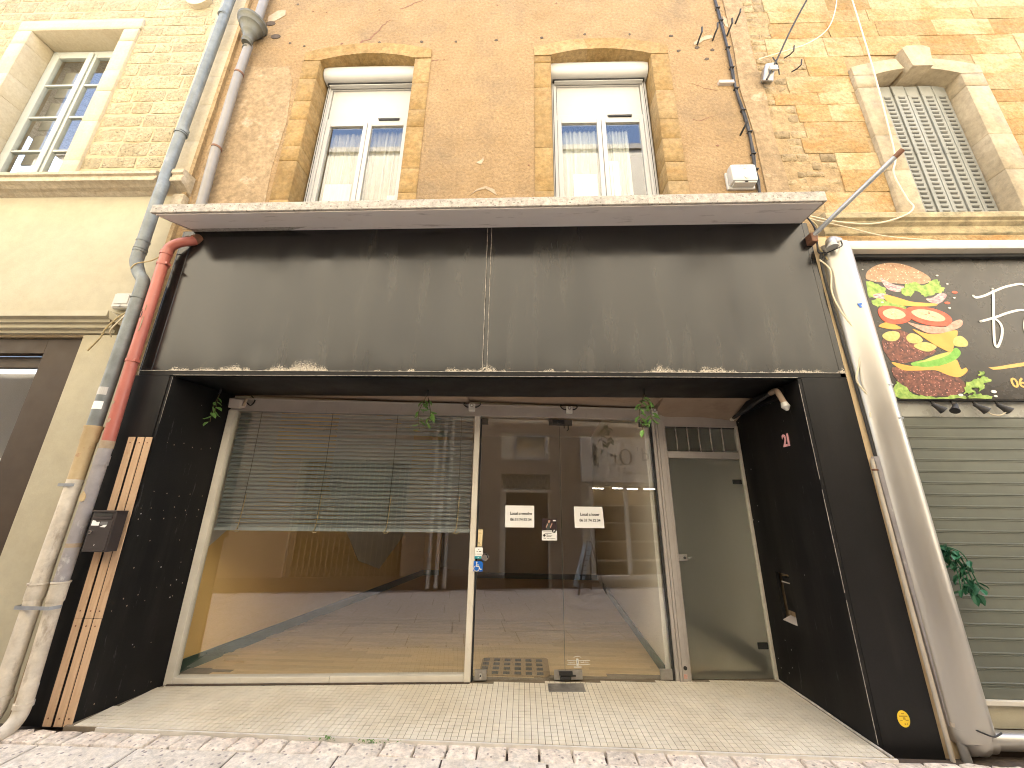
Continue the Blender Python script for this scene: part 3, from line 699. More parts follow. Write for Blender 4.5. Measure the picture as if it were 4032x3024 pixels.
# grey casement
b = bm_(); X0, X1, XM = -6.685, -5.405, -6.075
box(b, X0, X0+.06, .33, .40, 5.03, 7.598, .006); box(b, X1-.06, X1, .33, .40, 5.03, 7.598, .006); box(b, X0+.06, X1-.06, .332, .40, 7.53, 7.597, .006)
lw = obj('window', b, grey_wood, lh)
for a, e in ((X0+.062, XM-.003), (XM+.003, X1-.062)):
    b = bm_(); w = .07
    box(b, a, a+w, .318, .372, 5.03, 7.525, .008); box(b, e-w, e, .318, .372, 5.03, 7.525, .008)
    box(b, a+w, e-w, .32, .372, 7.455, 7.524, .006)
    sash = obj('sash', b, grey_wood, lw)
    for zz in (6.93, 6.345, 5.77, 5.2):
        b = bm_(); box(b, a+w, e-w, .325, .37, zz-.016, zz+.016, .005); obj('glazing_bar', b, grey_wood, lw)
    b = bm_(); box(b, a+w-.002, e-w+.002, .345, .350, 5.03, 7.46); obj('pane', b, win_glass, lw)
b = bm_(); box(b, XM-.034, XM+.034, .300, .3175, 5.03, 7.525, .012); obj('meeting_bead', b, grey_wood, lw)
b = bm_(); grid_wall(b, -7.2, -4.9, 4.9, 7.9, 1.6, 1.7, []); obj('room_wall', b, room_dk, lw)
pm_in = M('inner_shutter_olive', (.24, .225, .18), None, 3, .7, 0)
for k in range(4):
    b = bm_(); box(b, -6.60, -6.22, .47, .49, 5.1+k*.6, 5.1+k*.6+.5, .01); obj('inner_shutter', b, pm_in, lw)
b = bm_(); disc(b, -4.50, 8.16, .165, .03, .10, 28); disc(b, -4.50, 8.16, .05, -.01, .03, 16); disc(b, -4.5, 8.16, .135, .0295, .032, 28)
obj('tie_plate', b, lime_smooth, lh)
# brown shopfront
b = bm_(); box(b, -4.78, -4.36, .14, .24, -.05, 3.085, .006); box(b, -10, -4.781, .142, .24, 2.925, 3.084, .006); 
obj('shop_frame', b, brown_fr, lh)
b = bm_(); box(b, -10, -4.84, .22, .27, 2.80, 2.92, .006); obj('shop_rail', b, brown_fr, lh)
b = bm_(); box(b, -10, -4.781, .245, .253, .1, 2.92); obj('shop_pane', b, win_glass, lh)
b = bm_(); grid_wall(b, -10, -4.5, -.1, 3.1, 1.3, 1.4, []); obj('shop_back', b, room_dk, lh)
for k in range(6):
    b = bm_(); box(b, -6.2, -4.85, .45, .75, .25+k*.33, .275+k*.33, .004); obj('shop_shelf', b, inner_grey, lh)

# ================================================================== SANDSTONE HOUSE (right)
sh = thing('sandstone_house', 'ochre sandstone house with louvred metal shutters above the takeaway front', 'building', (5, .12, 0))
RW = (4.170, 5.165); RZ = (4.46, 6.50)
b = bm_(); grid_wall(b, 2.84, 13, -.1, H, .135, .55, [(RW[0]-.04, RW[1]+.04, RZ[0]-.06, 6.615), (3.26, 9, .05, 4.02)]); obj('wall', b, sand_mortar, sh)
part('roof', concrete, sh, box, 2.84, 13, .55, 8, H-.3, H)
part('render_pier', M('pier_render', (.62, .49, .30), (.55, .41, .24), 5, .9, .4, 40, .01), sh, box, 2.862, 3.03, .02, .2, -.1, 4.15, .004)
cz = [4.44, 4.81, 5.11, 5.355, 5.58, 5.82, 6.09, 6.28, 6.555, 6.89, 7.23, 7.515, 7.74, 8.02, 8.3, 8.6]
OC = (3.925, 5.45, 4.4, 6.63)
for ci, (z0, z1) in enumerate(zip(cz, cz[1:])):
    x = 2.86
    while x < 6.9:
        rub = x < 3.12 or (x < 3.42 and ci in (1, 2, 7, 8, 9, 3)) or (x > 3.3 and x < 3.5 and ci in (5,)) 
        if rub and rng.random() < .85:
            w = rng.uniform(.10, .20); nz = 2 if z1-z0 < .28 else 3
            for k in range(nz):
                a, e = x+rng.uniform(.004, .014), x+w-rng.uniform(.002, .012)
                q0 = z0+(z1-z0)*k/nz; q1 = z0+(z1-z0)*(k+1)/nz
                stone('rubble', sh, a, e, q0+.008+rng.uniform(-.006, .01), q1-.006+rng.uniform(-.012, .006), .120+rng.uniform(0, .022), .08, rubble_m, 'cob')
            x += w; continue
        w = rng.uniform(.34, .82); a, e = x, x+w; x = e
        if z1 > OC[2] and z0 < OC[3] and e > OC[0] and a < OC[1]:
            if a < OC[0]: e = OC[0]; x = OC[1]
            elif e > OC[1]: a = OC[1]
            else: continue
            if e-a < .08: continue
        stone('ashlar', sh, a+.0025, e-.0025, z0+.0025, z1-.0025, .122+rng.uniform(-.003, .006), .06, sandstone, 'flush')
        if x > OC[0] and x < OC[1] and z0 < OC[3]-.05: x = OC[1]
lime_w = M('weathered_dressed_stone', (.40, .335, .235), (.32, .265, .18), 4, .9, .6, 30, .01, rand=.08, stain=(3, (.27, .235, .2), (1, 1, .6), .52, .7, .7), spec=.2, mott=(16, .2))
for x0, x1 in ((3.93, RW[0]), (RW[1], 5.42)):
    z = 4.44
    for h in (.62, .50, .74, .3):
        zt = min(z+h, RZ[1]); 
        if zt > z: stone('jamb_stone', sh, x0, x1, z+.0015, zt-.0015, .085, .36, lime_w, 'neat')
        z = zt
xc = (RW[0]+RW[1])/2; hwi = (RW[1]-RW[0])/2; n = 24
for a, e in ((0, 9), (15, 24)):
    xo = [3.93+(5.42-3.93)*k/n for k in range(a, e+1)]; xi = [RW[0]+(RW[1]-RW[0])*k/n for k in range(a, e+1)]
    top = [(x, arch_z(x, 4.675, .745, 6.63, .135)) for x in xo]; bot = [(x, arch_z(x, xc, hwi, RZ[1], .10)) for x in xi]
    pts = ([(3.93, RZ[1])] if a == 0 else [])+top+([(5.42, RZ[1])] if e == n else [])+bot[::-1]
    b = bm_(); prism(b, pts, .083, .46); obj('arch_stone', b, lime_w, sh)
b = bm_(); prism(b, [(4.585, 6.56), (4.815, 6.56), (4.865, 6.86), (4.80, 6.90), (4.60, 6.90), (4.545, 6.86)], .03, .46); obj('keystone', b, lime_w, sh)
b = bm_(); box(b, 4.10, 5.25, .20, .5, 4.40, 4.56, .01); obj('window_sill', b, lime_w, sh)
b = bm_(); xprism(b, [(.14, 4.47), (0, 4.43), (-.01, 4.415), (-.01, 4.36), (.02, 4.345), (.02, 4.325), (.055, 4.30), (.055, 4.22), (.075, 4.20), (.14, 4.18)], 3.06, 13); obj('ledge', b, M('mossy_ledge', (.44, .36, .22), (.30, .25, .15), 6, .95, .6, 30, .015, stain=(5, (.17, .16, .10), (1, 2, 2), .5, .68, .8), mott=(12, .3)), sh)
b = bm_(); box(b, 2.865, 13, .05, .16, 4.03, 4.19, .01); obj('string_course', b, sandstone, sh)
# six-leaf metal shutter
pw = (RW[1]-.012-4.178)/6
lb = bm_(); xprism(lb, [(0, -.012), (-.012, -.004), (-.014, .004), (-.004, .010), (0, .010)], -.036, .036); lme = bpy.data.meshes.new('louvre'); fix(lb); lb.to_mesh(lme); lb.free(); lme.materials.append(shutter_gr)
gb_ = bm_(); box(gb_, -.036, .036, -.0024, -.0012, -.025, -.010); gme = bpy.data.meshes.new('slot'); fix(gb_); gb_.to_mesh(gme); gb_.free(); gme.materials.append(slot_dark)
for i in range(6):
    a = 4.178+pw*i
    b = bm_(); yy = .25+(.006 if i % 2 else 0)
    box(b, a+.003, a+pw-.003, yy, yy+.02, 4.575, 6.535, .002); box(b, a+.003, a+.015, yy-.008, yy, 4.575, 6.52, .002); 
    leaf = obj('shutter_leaf', b, shutter_gr, sh)
    for k in range(28):
        if k in (0, 27): pass
        z = 4.66+k*.0625
        for me, nm in ((lme, 'louvre'), (gme, 'slot')):
            o = bpy.data.objects.new(nm, me); COL.objects.link(o); o.location = (a+pw/2+.006, yy, z); setpar(o, leaf)
    for zz in (4.63, 5.50, 6.42):
        b = bm_(); tube(b, [(a+.004, yy-.008, zz-.05), (a+.004, yy-.008, zz+.05)], .008, 8); obj('hinge', b, shutter_gr, leaf)
b = bm_(); grid_wall(b, 4.0, 5.4, 4.3, 6.8, .5, .54, []); obj('dark_room', b, room_dk, sh)
# takeaway recess behind the front
b = bm_(); grid_wall(b, 3.2, 9, -.1, 4.05, .62, .7, []); obj('shop_back', b, room_dk, sh)

# ================================================================== HOUSE ACROSS THE STREET (seen mirrored in the glass)
op = thing('opposite_house', 'cream house across the street mirrored in the shop glass', 'building', (0, -3.6, 0))
OY = -3.62
b = bm_(); grid_wall(b, -30, 30, -.3, 10.2, OY-.4, OY, [(.36, 1.30, -.2, 1.80), (.24, 1.34, 1.86, 2.20), (2.22, 4.4, .05, 2.05), (.52, 1.30, 2.50, 3.10), (-3.95, -1.75, .02, 2.4), (-2.6, -1.6, 4.6, 6.6), (.3, 1.3, 4.6, 6.6), (3.2, 4.2, 4.6, 6.6), (-5.8, -4.8, 4.6, 6.6), (5.6, 6.6, 4.6, 6.6)])
obj('wall', b, cream_wall, op)
part('backing', room_dk, op, box, -8, 8, OY-.9, OY-.8, -.3, 7)
part('roof', concrete, op, box, -30, 30, OY-5, OY+.05, 10.2, 10.35)
part('base_course', M('base_course', (.20, .15, .11), (.14, .1, .08), 6, .9, .4), op, box, -30, .34, OY, OY+.03, -.3, .16); part('base_course', MATS['base_course'], op, box, 1.36, 2.15, OY, OY+.03, -.3, .16)
pm_op = M('opposite_base_render', (.36, .29, .22), (.30, .24, .18), 2, .9, .3)
part('ground_floor_render', pm_op, op, box, -1.55, .235, OY, OY+.012, .0, 3.35); part('ground_floor_render', pm_op, op, box, 1.345, 2.04, OY, OY+.012, .0, 3.35); part('ground_floor_render', pm_op, op, box, .24, 1.34, OY, OY+.012, 2.205, 2.49); part('ground_floor_render', pm_op, op, box, .24, 4.7, OY, OY+.011, 3.12, 3.35)
for gx0, gx1, gz0, gz1 in ((-8, -3.96, .0, 3.35), (-3.96, -1.74, 2.41, 3.35), (-1.74, -1.551, .0, 3.35)): part('ground_floor_render', pm_op, op, box, gx0, gx1, OY, OY+.012, gz0, gz1)
part('door', door_br, op, box, .36, 1.30, OY-.14, OY-.09, -.2, 1.80)
part('door_head', cream_wall, op, box, .28, 1.38, OY, OY+.04, 1.80, 1.86, .006)
for i in range(9):
    for j in range(3):
        x = .26+i*.135+(j % 2)*.067; z = 1.92+j*.105
        b = bm_(); a_ = [(x+.062*math.cos(t*math.pi/6), z+.056*math.sin(t*math.pi/6)) for t in range(12)]; c_ = [(x+.048*math.cos(t*math.pi/6), z+.042*math.sin(t*math.pi/6)) for t in range(12)]
        for t in range(12):
            hexa(b, [(a_[t][0], OY-.08, a_[t][1]), (a_[(t+1) % 12][0], OY-.08, a_[(t+1) % 12][1]), (c_[(t+1) % 12][0], OY-.08, c_[(t+1) % 12][1]), (c_[t][0], OY-.08, c_[t][1])],
                 [(a_[t][0], OY-.03, a_[t][1]), (a_[(t+1) % 12][0], OY-.03, a_[(t+1) % 12][1]), (c_[(t+1) % 12][0], OY-.03, c_[(t+1) % 12][1]), (c_[t][0], OY-.03, c_[t][1])])
        obj('grille_ring', b, honey_m, op)
for (x0, x1, z0, z1) in ((.52, 1.30, 2.5, 3.1), (-2.6, -1.6, 4.6, 6.6), (.3, 1.3, 4.6, 6.6), (3.2, 4.2, 4.6, 6.6), (-5.8, -4.8, 4.6, 6.6), (5.6, 6.6, 4.6, 6.6)):
    b = bm_(); w = .07
    box(b, x0, x0+w, OY-.10, OY+.02, z0, z1); box(b, x1-w, x1, OY-.10, OY+.02, z0, z1); box(b, x0+w, x1-w, OY-.10, OY+.018, z1-w, z1); box(b, x0+w, x1-w, OY-.10, OY+.018, z0, z0+w)
    wf = obj('window_frame', b, white_sh, op); b = bm_(); box(b, x0+w, x1-w, OY-.10, OY-.08, z0+w, z1-w); obj('shutter', b, cream_wall, wf)
# lit shop window
b = bm_(); box(b, 2.22, 2.30, OY-.06, OY+.03, .05, 2.05); box(b, 3.05, 3.12, OY-.06, OY+.03, .05, 2.05); box(b, 2.30, 4.4, OY-.06, OY+.028, 1.97, 2.05); box(b, 2.30, 4.4, OY-.06, OY+.028, .05, .14)
obj('shop_frame', b, inner_white, op)
part('shop_interior', M('warm_shop_interior', (.45, .34, .2), (.25, .17, .1), 4, .8, 0), op, box, 2.2, 4.5, OY-.79, OY-.72, 0, 2.2)
for k in range(4): part('shop_shelf', inner_white, op, box, 2.25, 4.4, OY-.70, OY-.45, .35+k*.4, .375+k*.4)
ltm = bpy.data.materials.new('lit_tube'); ltm.use_nodes = True; MATS['lit_tube'] = ltm
ltm.node_tree.nodes['Principled BSDF'].inputs['Emission Color'].default_value = (1, .93, .78, 1); ltm.node_tree.nodes['Principled BSDF'].inputs['Emission Strength'].default_value = 2.2
for x, y in ((2.45, -.55), (2.9, -.3), (3.3, -.55), (3.7, -.35)):
    part('shop_tube', ltm, op, box, x, x+.32, OY+y, OY+y+.05, 1.93, 1.96)
# shop board with olive sprig, lettered toward this side of the street
bd = thing('shop_board', 'white shop board across the street lettered d\'Or, seen mirrored in the right door', 'sign', (3, -3.6, 2.05))
b = bm_(); box(b, 2.06, 4.6, OY+.005, OY+.09, 2.06, 3.06, .006); obj('panel', b, M('board_white', (.75, .73, .68), None, 2, .5, 0), bd)
def flip_text(s, size, x, z, y, off=0):
    bb = text_bm(s, size, 0, 0, 0, off, 'CENTER', 1.0, R(180)); bmesh.ops.translate(bb, verts=bb.verts[:], vec=(x, y, z)); return bb
obj('lettering', flip_text("d", .42, 3.60, 2.68, OY+.092, .004), ink, bd); obj('lettering', flip_text("'", .42, 3.42, 2.70, OY+.092, -.004), ink, bd)
b = bm_(); ri = [(3.12+.155*math.cos(t*.2618), 2.63+.185*math.sin(t*.2618)) for t in range(24)]; rj = [(3.12+.108*math.cos(t*.2618), 2.63+.17*math.sin(t*.2618)) for t in range(24)]
for t in range(24): prism(b, [ri[t], ri[(t+1) % 24], rj[(t+1) % 24], rj[t]], OY+.0905, OY+.093)
obj('lettering', b, ink, bd); obj('lettering', flip_text("r", .40, 2.83, 2.62, OY+.092, .004), ink, bd); obj('lettering', flip_text("Accessoires Beauté", .085, 3.35, 2.27, OY+.092), ink, bd)
b = bm_(); tube(b, smooth_path([(2.38, OY+.093, 2.98), (2.33, OY+.093, 2.8), (2.43, OY+.093, 2.6), (2.36, OY+.093, 2.42)], 6), .004, 6); obj('printed_stem', b, ink, bd)
for k in range(18):
    z = 2.95-k*.03; sgn = 1 if k % 2 else -1; x = 2.38+.03*math.sin(k*.5); b = bm_()
    a = R(-60 if sgn > 0 else -120)+rng.uniform(-.3, .3); dx, dz = math.cos(a), math.sin(a)
    prism(b, [(x, z), (x+dx*.05-dz*.018, z+dz*.05+dx*.018), (x+dx*.11, z+dz*.11), (x+dx*.05+dz*.018, z+dz*.05-dx*.018)], OY+.0905, OY+.093); obj('printed_leaf', b, ink, bd)
# pavement board
ab = thing('pavement_board', 'blue-white board leaning on a brown easel across the street, mirrored in the right door', 'easel', (1.95, -3.1, -.1))
b = bm_(); hexa(b, [(1.62, -2.98, .08), (1.80, -2.98, .0), (1.80, -3.0, .0), (1.62, -3.0, .08)], [(1.90, -3.10, .84), (2.09, -3.10, .83), (2.09, -3.12, .83), (1.90, -3.12, .84)]); pnl = obj('board', b, aboard_m, ab)
for k in range(7):
    t = .12+k*.115; b = bm_(); x = 1.70+.27*t; z = .06+.76*t; yy = -2.979-.122*t
    box(b, x, x+.085+.02*(k % 3), yy-.004, yy+.004, z, z+.012); obj('text_line', b, ink, pnl)
for p in (((1.70, -2.93, -.10), (1.98, -3.12, .86)), ((2.26, -2.93, -.10), (2.05, -3.12, .86)), ((2.12, -3.42, -.10), (2.03, -3.12, .86))):
    b = bm_(); tube(b, p, .016, 8); obj('leg', b, door_br, ab)
b = bm_(); box(b, 1.72, 2.2, -3.0, -2.97, .12, .15); obj('ledge', b, door_br, ab)
# folding lattice gate
lg = thing('lattice_gate', 'pale folding lattice gate across the street mirrored in the shop window', 'gate', (-2.8, -3.6, 0))
for k in range(21):
    x = -3.92+k*.105; b = bm_(); box(b, x-.008, x+.008, OY-.03, OY-.015, .03, 2.35); obj('upright', b, gate_m, lg)
    if k < 20:
        for zc in (.28, .92, 1.6, 2.15):
            for s in (-1, 1):
                b = bm_(); hexa(b, [(x, OY-.014, zc-s*.11-.008), (x+.105, OY-.014, zc+s*.11-.008), (x+.105, OY-.008, zc+s*.11-.008), (x, OY-.008, zc-s*.11-.008)], [(x, OY-.014, zc-s*.11+.008), (x+.105, OY-.014, zc+s*.11+.008), (x+.105, OY-.008, zc+s*.11+.008), (x, OY-.008, zc-s*.11+.008)]); obj('lattice_bar', b, gate_m, lg)
part('rail', gate_m, lg, box, -3.95, -1.75, OY-.04, OY, .0, .03)
for i, x in enumerate((-1.18, -1.02, -.86)):
    b = bm_(); tube(b, [(x, OY+.06, 3.6), (x, OY+.06, .05), (x, OY+.13, -.05)], .04, 10); tag(obj('drainpipe', b, cast_cream, None, True), ('pale drainpipe across the street nearest the lattice gate', 'middle one of three pale drainpipes across the street', 'pale drainpipe across the street farthest from the lattice gate')[i], 'pipe', 'pipes across the street')

# ================================================================== BLACK SHOPFRONT
cl = thing('shopfront', 'black panelled shopfront with a blank fascia and deep recess', 'shopfront', (-.4, 0, 0))
def sheet(name, x0, x1, z0, z1, y0, y1, mat): return part(name, mat, cl, box, x0, x1, y0, y1, z0, z1, .003)
sheet('fascia_panel', -3.475, -.372, 2.702, 4.30, 0, .03, blk_sign); sheet('fascia_panel', -.332, 2.805, 2.702, 4.30, 0, .03, blk_sign)
sheet('fascia_panel', -3.585, -3.479, 2.702, 4.26, .004, .03, blk_sign)
sheet('joint_strip', -.371, -.333, 2.702, 4.30, .006, .03, blk_sign); sheet('fascia_end', 2.807, 2.86, 2.66, 4.31, .002, .12, blk_sign); sheet('fascia_end', -3.60, -3.587, 2.66, 4.26, .006, .12, blk_sign)
for xa in (-.3735, -.3325):
    part('worn_edge', worn_edge, cl, box, xa-.0022, xa+.0022, -.0016, .0, 2.71, 4.28)
sheet('lower_strip', -3.585, 2.858, 2.655, 2.699, .002, .03, blk_panel)
part('worn_edge', worn_edge, cl, box, -3.58, 2.855, -.003, .002, 2.6985, 2.7035); part('worn_edge', worn_edge, cl, box, -3.25, 2.43, -.002, .0025, 2.655, 2.659)
sheet('pillar_panel', -3.64, -3.2835, -.03, 2.653, .002, .03, blk_panel); sheet('pillar_panel', 2.4625, 2.858, -.10, 2.653, .002, .03, blk_panel)
def jamb(name, xy0, xy1, z0, z1, th, mat): return wall_quad(name, mat, xy0, xy1, z0, z1, th, cl)
jamb('jamb_panel', (-3.250, .002), (-3.137, .655), -.02, 2.648, .03, blk_jamb)
# right jamb with the letter niche cut through it
xj = 2.43; n0, n1, nz0, nz1 = .64, .83, .56, .97
for a, e, z0, z1 in ((.003, n0, -.03, 2.648), (n1, 1.085, -.03, 2.648), (n0, n1, -.03, nz0), (n0, n1, nz1, 2.648)):
    part('jamb_panel', blk_jamb, cl, box, xj, xj+.03, a, e, z0, z1)
part('niche_back', blk_panel, cl, box, xj+.10, xj+.12, n0, n1, nz0, nz1)
part('niche_sill', lintel_m, cl, lambda bm: hexa(bm, ((xj-.004, n0, nz0), (xj+.10, n0, nz0+.05), (xj+.10, n1, nz0+.05), (xj-.004, n1, nz0)), ((xj-.004, n0, nz0+.006), (xj+.10, n0, nz0+.056), (xj+.10, n1, nz0+.056), (xj-.004, n1, nz0+.006))))
part('niche_plate', blk_soffit, cl, box, xj+.02, xj+.06, n0+.01, n1-.06, nz0+.10, nz1-.03); part('niche_bar', lintel_m, cl, box, xj+.012, xj+.02, n0, n1-.05, nz1-.08, nz1-.072)
for z0, z1 in ((.02, .9), (.95, 1.7), (1.78, 2.6)):
    part('worn_edge', worn_edge, cl, box, 2.4285, 2.4315, -.0005, .003, z0, z1)
part('worn_edge', worn_edge, cl, box, -3.2515, -3.2495, .0005, .002, 2.2, 2.64)
part('floor_caulk', M('caulk', (.62, .58, .52), (.4, .36, .3), 20, .8, .5, 40, .01), cl, lambda bm: tube(bm, [(2.425, -.11, .004), (2.418, .3, .006), (2.424, .6, .005), (2.416, .85, .006), (2.42, 1.07, .004)], .009, 8))
part('soffit_panel', blk_soffit, cl, box, -3.25, 2.43, .03, .665, 2.650, 2.70)
b = bm_(); 
for a, e in ((-3.2, -.6), (-.598, 1.48)):
    hexa(b, ((a, .667, 2.655), (e, .667, 2.652), (e, gy(e, .03), 2.612), (a, gy(a, .03), 2.645)), ((a, .667, 2.70), (e, .667, 2.70), (e, gy(e, .03), 2.70), (a, gy(a, .03), 2.70)))
obj('soffit_board', b, soffit_br, cl)
b = bm_(); hexa(b, ((1.482, .667, 2.645), (2.43, .667, 2.648), (2.43, 1.08, 2.50), (1.482, 1.0, 2.535)), ((1.482, .667, 2.70), (2.43, .667, 2.70), (2.43, 1.08, 2.70), (1.482, 1.0, 2.70))); 
bmesh.ops.subdivide_edges(b, edges=b.edges[:], cuts=4, use_grid_fill=True)
for v in b.verts:
    if v.co.z < 2.66: v.co.z += .012*math.sin(v.co.x*7)*max(0, (v.co.y-.7))*2.5
obj('sagging_board', b, soffit_br, cl, True)
# row of white plug holes on the left jamb
def jx(y): return -3.25+.1731*y
fl = []
for z, ys in ((2.05, (.10, .17, .25, .34, .43, .53)), (1.60, (.12, .22, .33, .44, .55)), (1.47, (.04, .13, .23, .33, .44, .55)), (1.40, (.05, .15, .25, .35, .45, .56)), (.80, (.10, .22, .35, .47, .58)), (.72, (.04, .15, .28, .50)), (.06, (.12, .25, .38, .50)), (1.2, (.2, .45)), (1.02, (.3, .12, .5)), (.4, (.3, .42))):
    for yy in ys:
        b = bm_(); r = rng.uniform(.0025, .0055); y_ = yy+rng.uniform(-.01, .01); z_ = z+rng.uniform(-.02, .02)
        c = [(jx(y_+r*.8*math.cos(t*.9))+.0012, y_+r*.8*math.cos(t*.9), z_+r*1.2*math.sin(t*.9)) for t in range(7)]
        b.faces.new([b.verts.new(p) for p in c]); b2 = [b.verts.new((p[0]-.0016, p[1], p[2])) for p in c]; b.faces.new(b2[::-1])
        obj('plug_hole', b, plaster_white, cl)

# ================================================================== CANOPY
cn = thing('canopy', 'thin concrete canopy slab with a mauve painted underside above the black fascia', 'canopy', (-.4, -.2, 4.25))
b = bm_(); hexa(b, ((-3.57, -.385, 4.158), (2.765, -.385, 4.228), (2.83, .11, 4.330), (-3.46, .11, 4.275)), ((-3.57, -.385, 4.254), (2.765, -.385, 4.338), (2.83, .11, 4.43), (-3.46, .11, 4.375)))
bmesh.ops.bevel(b, geom=b.edges[:], offset=.006, segments=1, affect='EDGES'); obj('slab', b, concrete, cn)
b = bm_(); hexa(b, ((-3.53, -.360, 4.153), (2.73, -.360, 4.223), (2.80, .0, 4.305), (-3.44, .0, 4.252)), ((-3.53, -.360, 4.168), (2.73, -.360, 4.238), (2.80, .0, 4.32), (-3.44, .0, 4.268))); obj('painted_underside', b, mauve, cn)

# ================================================================== SHOP GLAZING
gz = thing('shop_glazing', 'aluminium shopfront frame holding the big display pane and door transom', 'shop window', (-1, .8, 0))
def gp(name, mat, par, *a, **k): return part(name, mat, par, gbox, *a, **k)
gp('transom', alu, gz, -3.115, 1.50, -.035, .05, 2.475, 2.600, bev=.004); gp('transom_bead', alu, gz, -3.115, 1.50, -.047, -.036, 2.588, 2.603, bev=.003); gp('transom_bead', alu, gz, -3.115, -.46, -.045, -.036, 2.466, 2.480, bev=.003)
gp('edge_frame', alu_light, gz, -3.135, -3.066, -.03, .04, .0, 2.474, bev=.004)
gp('sill', alu_light, gz, -3.065, -1.72, -.03, .05, .0, .056, bev=.004); gp('sill', alu_light, gz, -1.717, -.527, -.03, .05, .0, .060, bev=.004)
gp('sill_base', dirt, gz, -3.1, -.47, -.045, .05, -.004, .012)
gp('mullion', alu_light, gz, -.525, -.468, -.04, .05, .0, 2.474, bev=.005); gp('seal', dark_gap, gz, -.467, -.452, .0, .03, .0, 2.45)
b = bm_()
for a, e, o in ((1.440, 1.475, -.02), (1.476, 1.500, -.032), (1.501, 1.545, -.038), (1.546, 1.566, -.032), (1.567, 1.590, -.02)): gbox(b, a, e, o, .05, -.008, 2.612, .003)
obj('door_post', b, alu, gz); gp('seal', dark_gap, gz, 1.418, 1.438, -.005, .03, .0, 2.46)
b = bm_(); tube(b, [(1.53, gy(1.53, -.045), .11), (1.53, gy(1.53, -.03), .11)], .017, 14); obj('post_lock', b, iron_blk, gz, True)
gp('red_mark', M('faint_red_mark', (.62, .22, .14), (.5, .45, .42), 60, .7, 0), gz, 1.51, 1.545, -.0395, -.0385, .025, .06)
gp('display_pane', glass, gz, -3.068, -.523, .0, .008, .055, 2.478)
gp('lintel_board', lintel_m, gz, 1.591, 2.428, -.01, .03, 2.412, 2.54, bev=.003)
gp('door_bar', alu, gz, 1.591, 2.40, -.02, .04, 2.062, 2.135, bev=.004); gp('side_strip', M('plaster_strip', (.60, .57, .48), (.48, .45, .38), 14, .9, .5, 60, .008), gz, 2.398, 2.426, -.025, .03, .0, 2.43, bev=.004)
gp('light_pane', frost, gz, 1.591, 2.398, .02, .026, 2.13, 2.415)
for k in range(5):
    x = 1.715+k*.133; b = bm_(); tube(b, [(x, gy(x, .005), 2.13), (x+.004*rng.uniform(-1, 1), gy(x, .005), 2.28), (x, gy(x, .005), 2.415)], .0065, 8); obj('grille_bar', b, lintel_m, gz)
gp('grille_rail', dark_gap, gz, 1.591, 2.398, .0, .02, 2.402, 2.412); gp('grille_rail', dark_gap, gz, 1.591, 2.398, .0, .02, 2.136, 2.146)
# door leaves
def door(label, x0, x1):
    t = thing('glass_door', label, 'door', ((x0+x1)/2, gy((x0+x1)/2), 0), 'pair of frameless glass doors'); return t
dl = door('left frameless glass door leaf, carrying the A VENDRE notice and door knob', -.45, .402)
gp('leaf_pane', glass, dl, -.450, .4005, .0, .010, .014, 2.452)
gp('patch_fitting', bronze, dl, -.449, -.38, -.008, .018, 2.385, 2.455, bev=.003); gp('patch_fitting', bronze, dl, .285, .400, -.008, .018, 2.392, 2.462, bev=.003)
gp('patch_fitting', steel, dl, .300, .400, -.008, .018, .012, .086, bev=.003); lk = gp('lock_plate', steel, dl, -.433, -.325, -.010, .02, .012, .094, bev=.003)
b = bm_(); disc(b, -.378, .052, .016, gy(-.378, -.022), gy(-.378, -.010), 16, .8, 1.6); obj('cylinder', b, chrome, lk); b = bm_(); disc(b, -.378, .052, .007, gy(-.378, -.0235), gy(-.378, -.022), 12); obj('keyhole', b, iron_blk, lk)
b = bm_(); x, z = -.371, 1.05
for (r, o) in ((.034, -.012), (.03, -.028), (.018, -.045)): pass
tube(b, [(x, gy(x, -.001), z), (x, gy(x, -.010), z), (x, gy(x, -.012), z), (x, gy(x, -.035), z), (x, gy(x, -.05), z), (x, gy(x, -.058), z)], [.036, .036, .018, .020, .034, .026], 20); obj('door_knob', b, chrome, dl, True)
gp('leaf_edge', M('green_glass_edge', (.05, .075, .06), None, 3, .3, 0), dl, .4003, .4037, -.001, .011, .014, 2.452)
dr = door('right frameless glass door leaf, carrying the A LOUER notice', .403, 1.418)
gp('leaf_pane', glass, dr, .4035, 1.417, .0, .010, .014, 2.452)
gp('patch_fitting', bronze, dr, .405, .548, -.008, .018, 2.392, 2.462, bev=.003); gp('patch_fitting', bronze, dr, 1.30, 1.416, -.008, .018, 2.395, 2.46, bev=.003)
gp('patch_fitting', steel, dr, .404, .563, -.008, .018, .012, .086, bev=.003); gp('patch_fitting', steel, dr, 1.30, 1.416, -.008, .018, .006, .088, bev=.003)
b = bm_(); gbox(b, .345, .47, -.030, -.009, .052, .084, .004); gbox(b, .352, .455, -.036, -.009, .016, .040, .004); gbox(b, .36, .50, -.022, -.009, .04, .052, .003); obj('floor_lock', b, iron_blk, dr)
b = bm_(); gbox(b, .33, .46, -.03, -.009, 2.405, 2.45, .006); tube(b, [(.395, gy(.395, -.03), 2.43), (.395, gy(.395, -.05), 2.43)], .02, 12); obj('top_lock', b, iron_blk, dr)
b = bm_(); tube(b, [(.50, gy(.5, -.015), 2.40), (.50, gy(.5, -.02), 2.345), (.485, gy(.485, -.02), 2.335)], .006, 8); tube(b, [(.455, gy(.455, -.015), 2.40), (.455, gy(.455, -.02), 2.36)], .005, 8); obj('latch_hook', b, iron_blk, dr)
